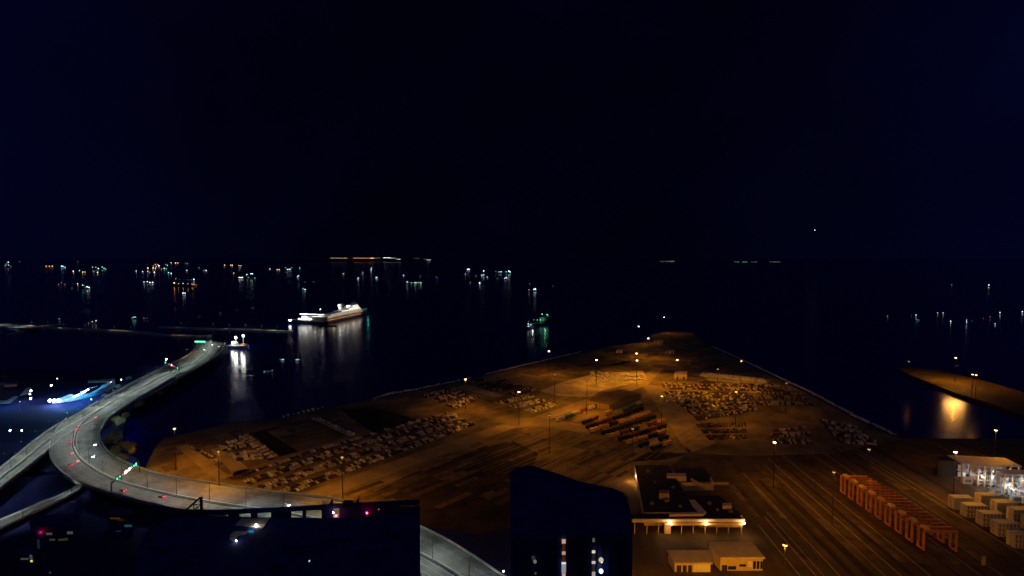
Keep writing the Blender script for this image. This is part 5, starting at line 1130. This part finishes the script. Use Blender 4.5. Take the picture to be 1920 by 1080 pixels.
# green-lit vessel
gv, Lg = long_ship('green_vessel', 'vessel with green deck lights and white stern lights off the left quay', (987, 617), (1033, 603), 16, None)
hull_l(Lg, 15, 5).build('hull', HULLD, gv)
GH = mat('greenish_super', (.15, .3, .22), .6, .2, .1)
m = MB(); m.box((.7 * Lg, 0, 11), (.22 * Lg, 12, 12)); m.build('deckhouse', GH, gv)
m = MB(); m.box((.4 * Lg, 0, 6), (.3 * Lg, 10, 2.5)); m.build('hold', GH, gv)
for x, y, c, r_ in ((1016.5, 589, 'g', 1.7), (1025, 589.5, 'g', 1.1), (1027, 590.5, 'c', 1.3), (1013.5, 599.8, 'g', 1.5), (1007.5, 600, 'g', 1), (1001, 599.5, 'g', .8), (1022, 596.5, 'w', .9), (990.5, 607.5, 'w', 1.1), (995, 608.5, 'w', 1.1), (991, 612, 'w', 1.2), (995, 613, 'w', 1), (991, 602.5, 'd', 1)):
    dpt = P(987, 617, SEA).y + (P(1033, 603, SEA).y - P(987, 617, SEA).y) * (x - 987) / 46
    w_ = PY(x, y, dpt - 6); loc = Matrix.Rotation(-gv.rotation_euler.z, 3, 'Z') @ (w_ - Vector(gv.location)); loc.z = max(loc.z, .8)
    cc, st__ = CC[c]; m = MB(); m.ball(tuple(loc), r_ * .62); m.build('deck_lamp', emi('gv_' + c, cc, st__ * 1.1), gv)
lamp('POINT', (.55 * Lg, -12, 14), 2500, (.3, 1, .5), gv, 1); lamp('POINT', (.1 * Lg, -9, 6), 1500, (.8, 1, 1), gv, 1)

# far coast lights: small lit buildings in a line, many and uncountable
def coast(name, label, items, Y):
    m = MB(); mats = []; 
    for x0, x1, y, c, s_, n in items:
        mt = emi('coast_%d' % x0, c, s_); mats.append(mt); mi = len(mats) - 1; rr = random.Random(int(x0))
        for i in range(n):
            q = PY(x0 + (x1 - x0) * (i + rr.random()) / n, y + rr.uniform(-.25, .25), Y - 1000); m.box(tuple(q), (14 + rr.random() * 22, 10, 8 + rr.random() * 8), mi)
    return tag(m.build(name, mats), label, 'town lights', kind='stuff')
coast('coast_town_lights', 'thin string of amber and white town lights on the far shore', [(619, 625, 484, (.7, .75, .7), 1.2, 3), (624, 652, 484, (.8, .5, .12), 1.0, 18), (662, 700, 484, (.9, .38, .05), 1.3, 26), (695, 701, 484.2, (1, .7, .2), 4, 5), (700, 712, 484, (.7, .4, .2), .8, 6), (719, 731, 483.3, (.8, 1, .8), 3, 9), (731, 742, 484, (.7, .7, .5), 1.2, 7), (744, 751, 486.2, (.9, .9, .8), 2.2, 5), (775, 786, 484.5, (.4, .4, .25), .5, 5), (793, 800, 486, (.4, .4, .4), .5, 3), (801, 808, 487.3, (.85, .8, .9), 2, 4)], 22000)
coast('right_coast_lights', 'faint broken line of lights low on the right horizon', [(1237, 1262, 490, (.15, .35, .15), .55, 14), (1256, 1264, 489.8, (.4, .5, .35), .7, 5), (1294, 1299, 494, (.6, .6, .5), 1, 2), (1377, 1386, 491, (.1, .5, .2), .6, 5), (1392, 1402, 491, (.15, .6, .5), .7, 6), (1408, 1420, 491, (.3, .35, .35), .5, 6), (1443, 1463, 491, (.2, .3, .2), .6, 11), (1512, 1528, 492.6, (.7, .2, .08), .8, 10), (1536, 1543, 492.4, (.5, .5, .45), 1.2, 4)], 20000)
# aircraft
q = PY(1526.3, 431.3, 5200); ac = empty('aircraft', q, 'aircraft seen as one white light alone in the dark sky', 'aircraft', None, R(-60))
m = MB(); m.tube((-16, 0, 0), (14, 0, 0), 1.9, 1.9, 10); m.tube((14, 0, 0), (19, 0, -.2), 1.9, .4, 10); m.tube((-16, 0, 0), (-23, 0, .8), 1.9, .3, 10); m.build('fuselage', WHITEP, ac)
for sg in (-1, 1):
    m = MB(); m.add([(4, sg * 1.5, -.6), (-3, sg * 1.5, -.6), (-9, sg * 17, .4), (-6, sg * 17, .4), (4, sg * 1.5, -.2), (-3, sg * 1.5, -.2), (-9, sg * 17, .6), (-6, sg * 17, .6)], [(0, 1, 2, 3), (7, 6, 5, 4), (0, 3, 7, 4), (1, 0, 4, 5), (2, 1, 5, 6), (3, 2, 6, 7)]); m.build('wing', WHITEP, ac)
    m = MB(); m.tube((3, sg * 6, -2), (-2, sg * 6, -2), 1.1, 1, 8); m.build('engine', STEEL, ac)
m = MB(); m.box((-20, 0, 4), (4, .5, 6), taper=.6); m.build('tail_fin', WHITEP, ac)
m = MB(); m.ball((8, -2, -2), 2.6); m.build('landing_light', emi('landing_light', (1, 1, .85), 5), ac)
bpy.context.view_layer.update()
print('objects', len(bpy.data.objects))
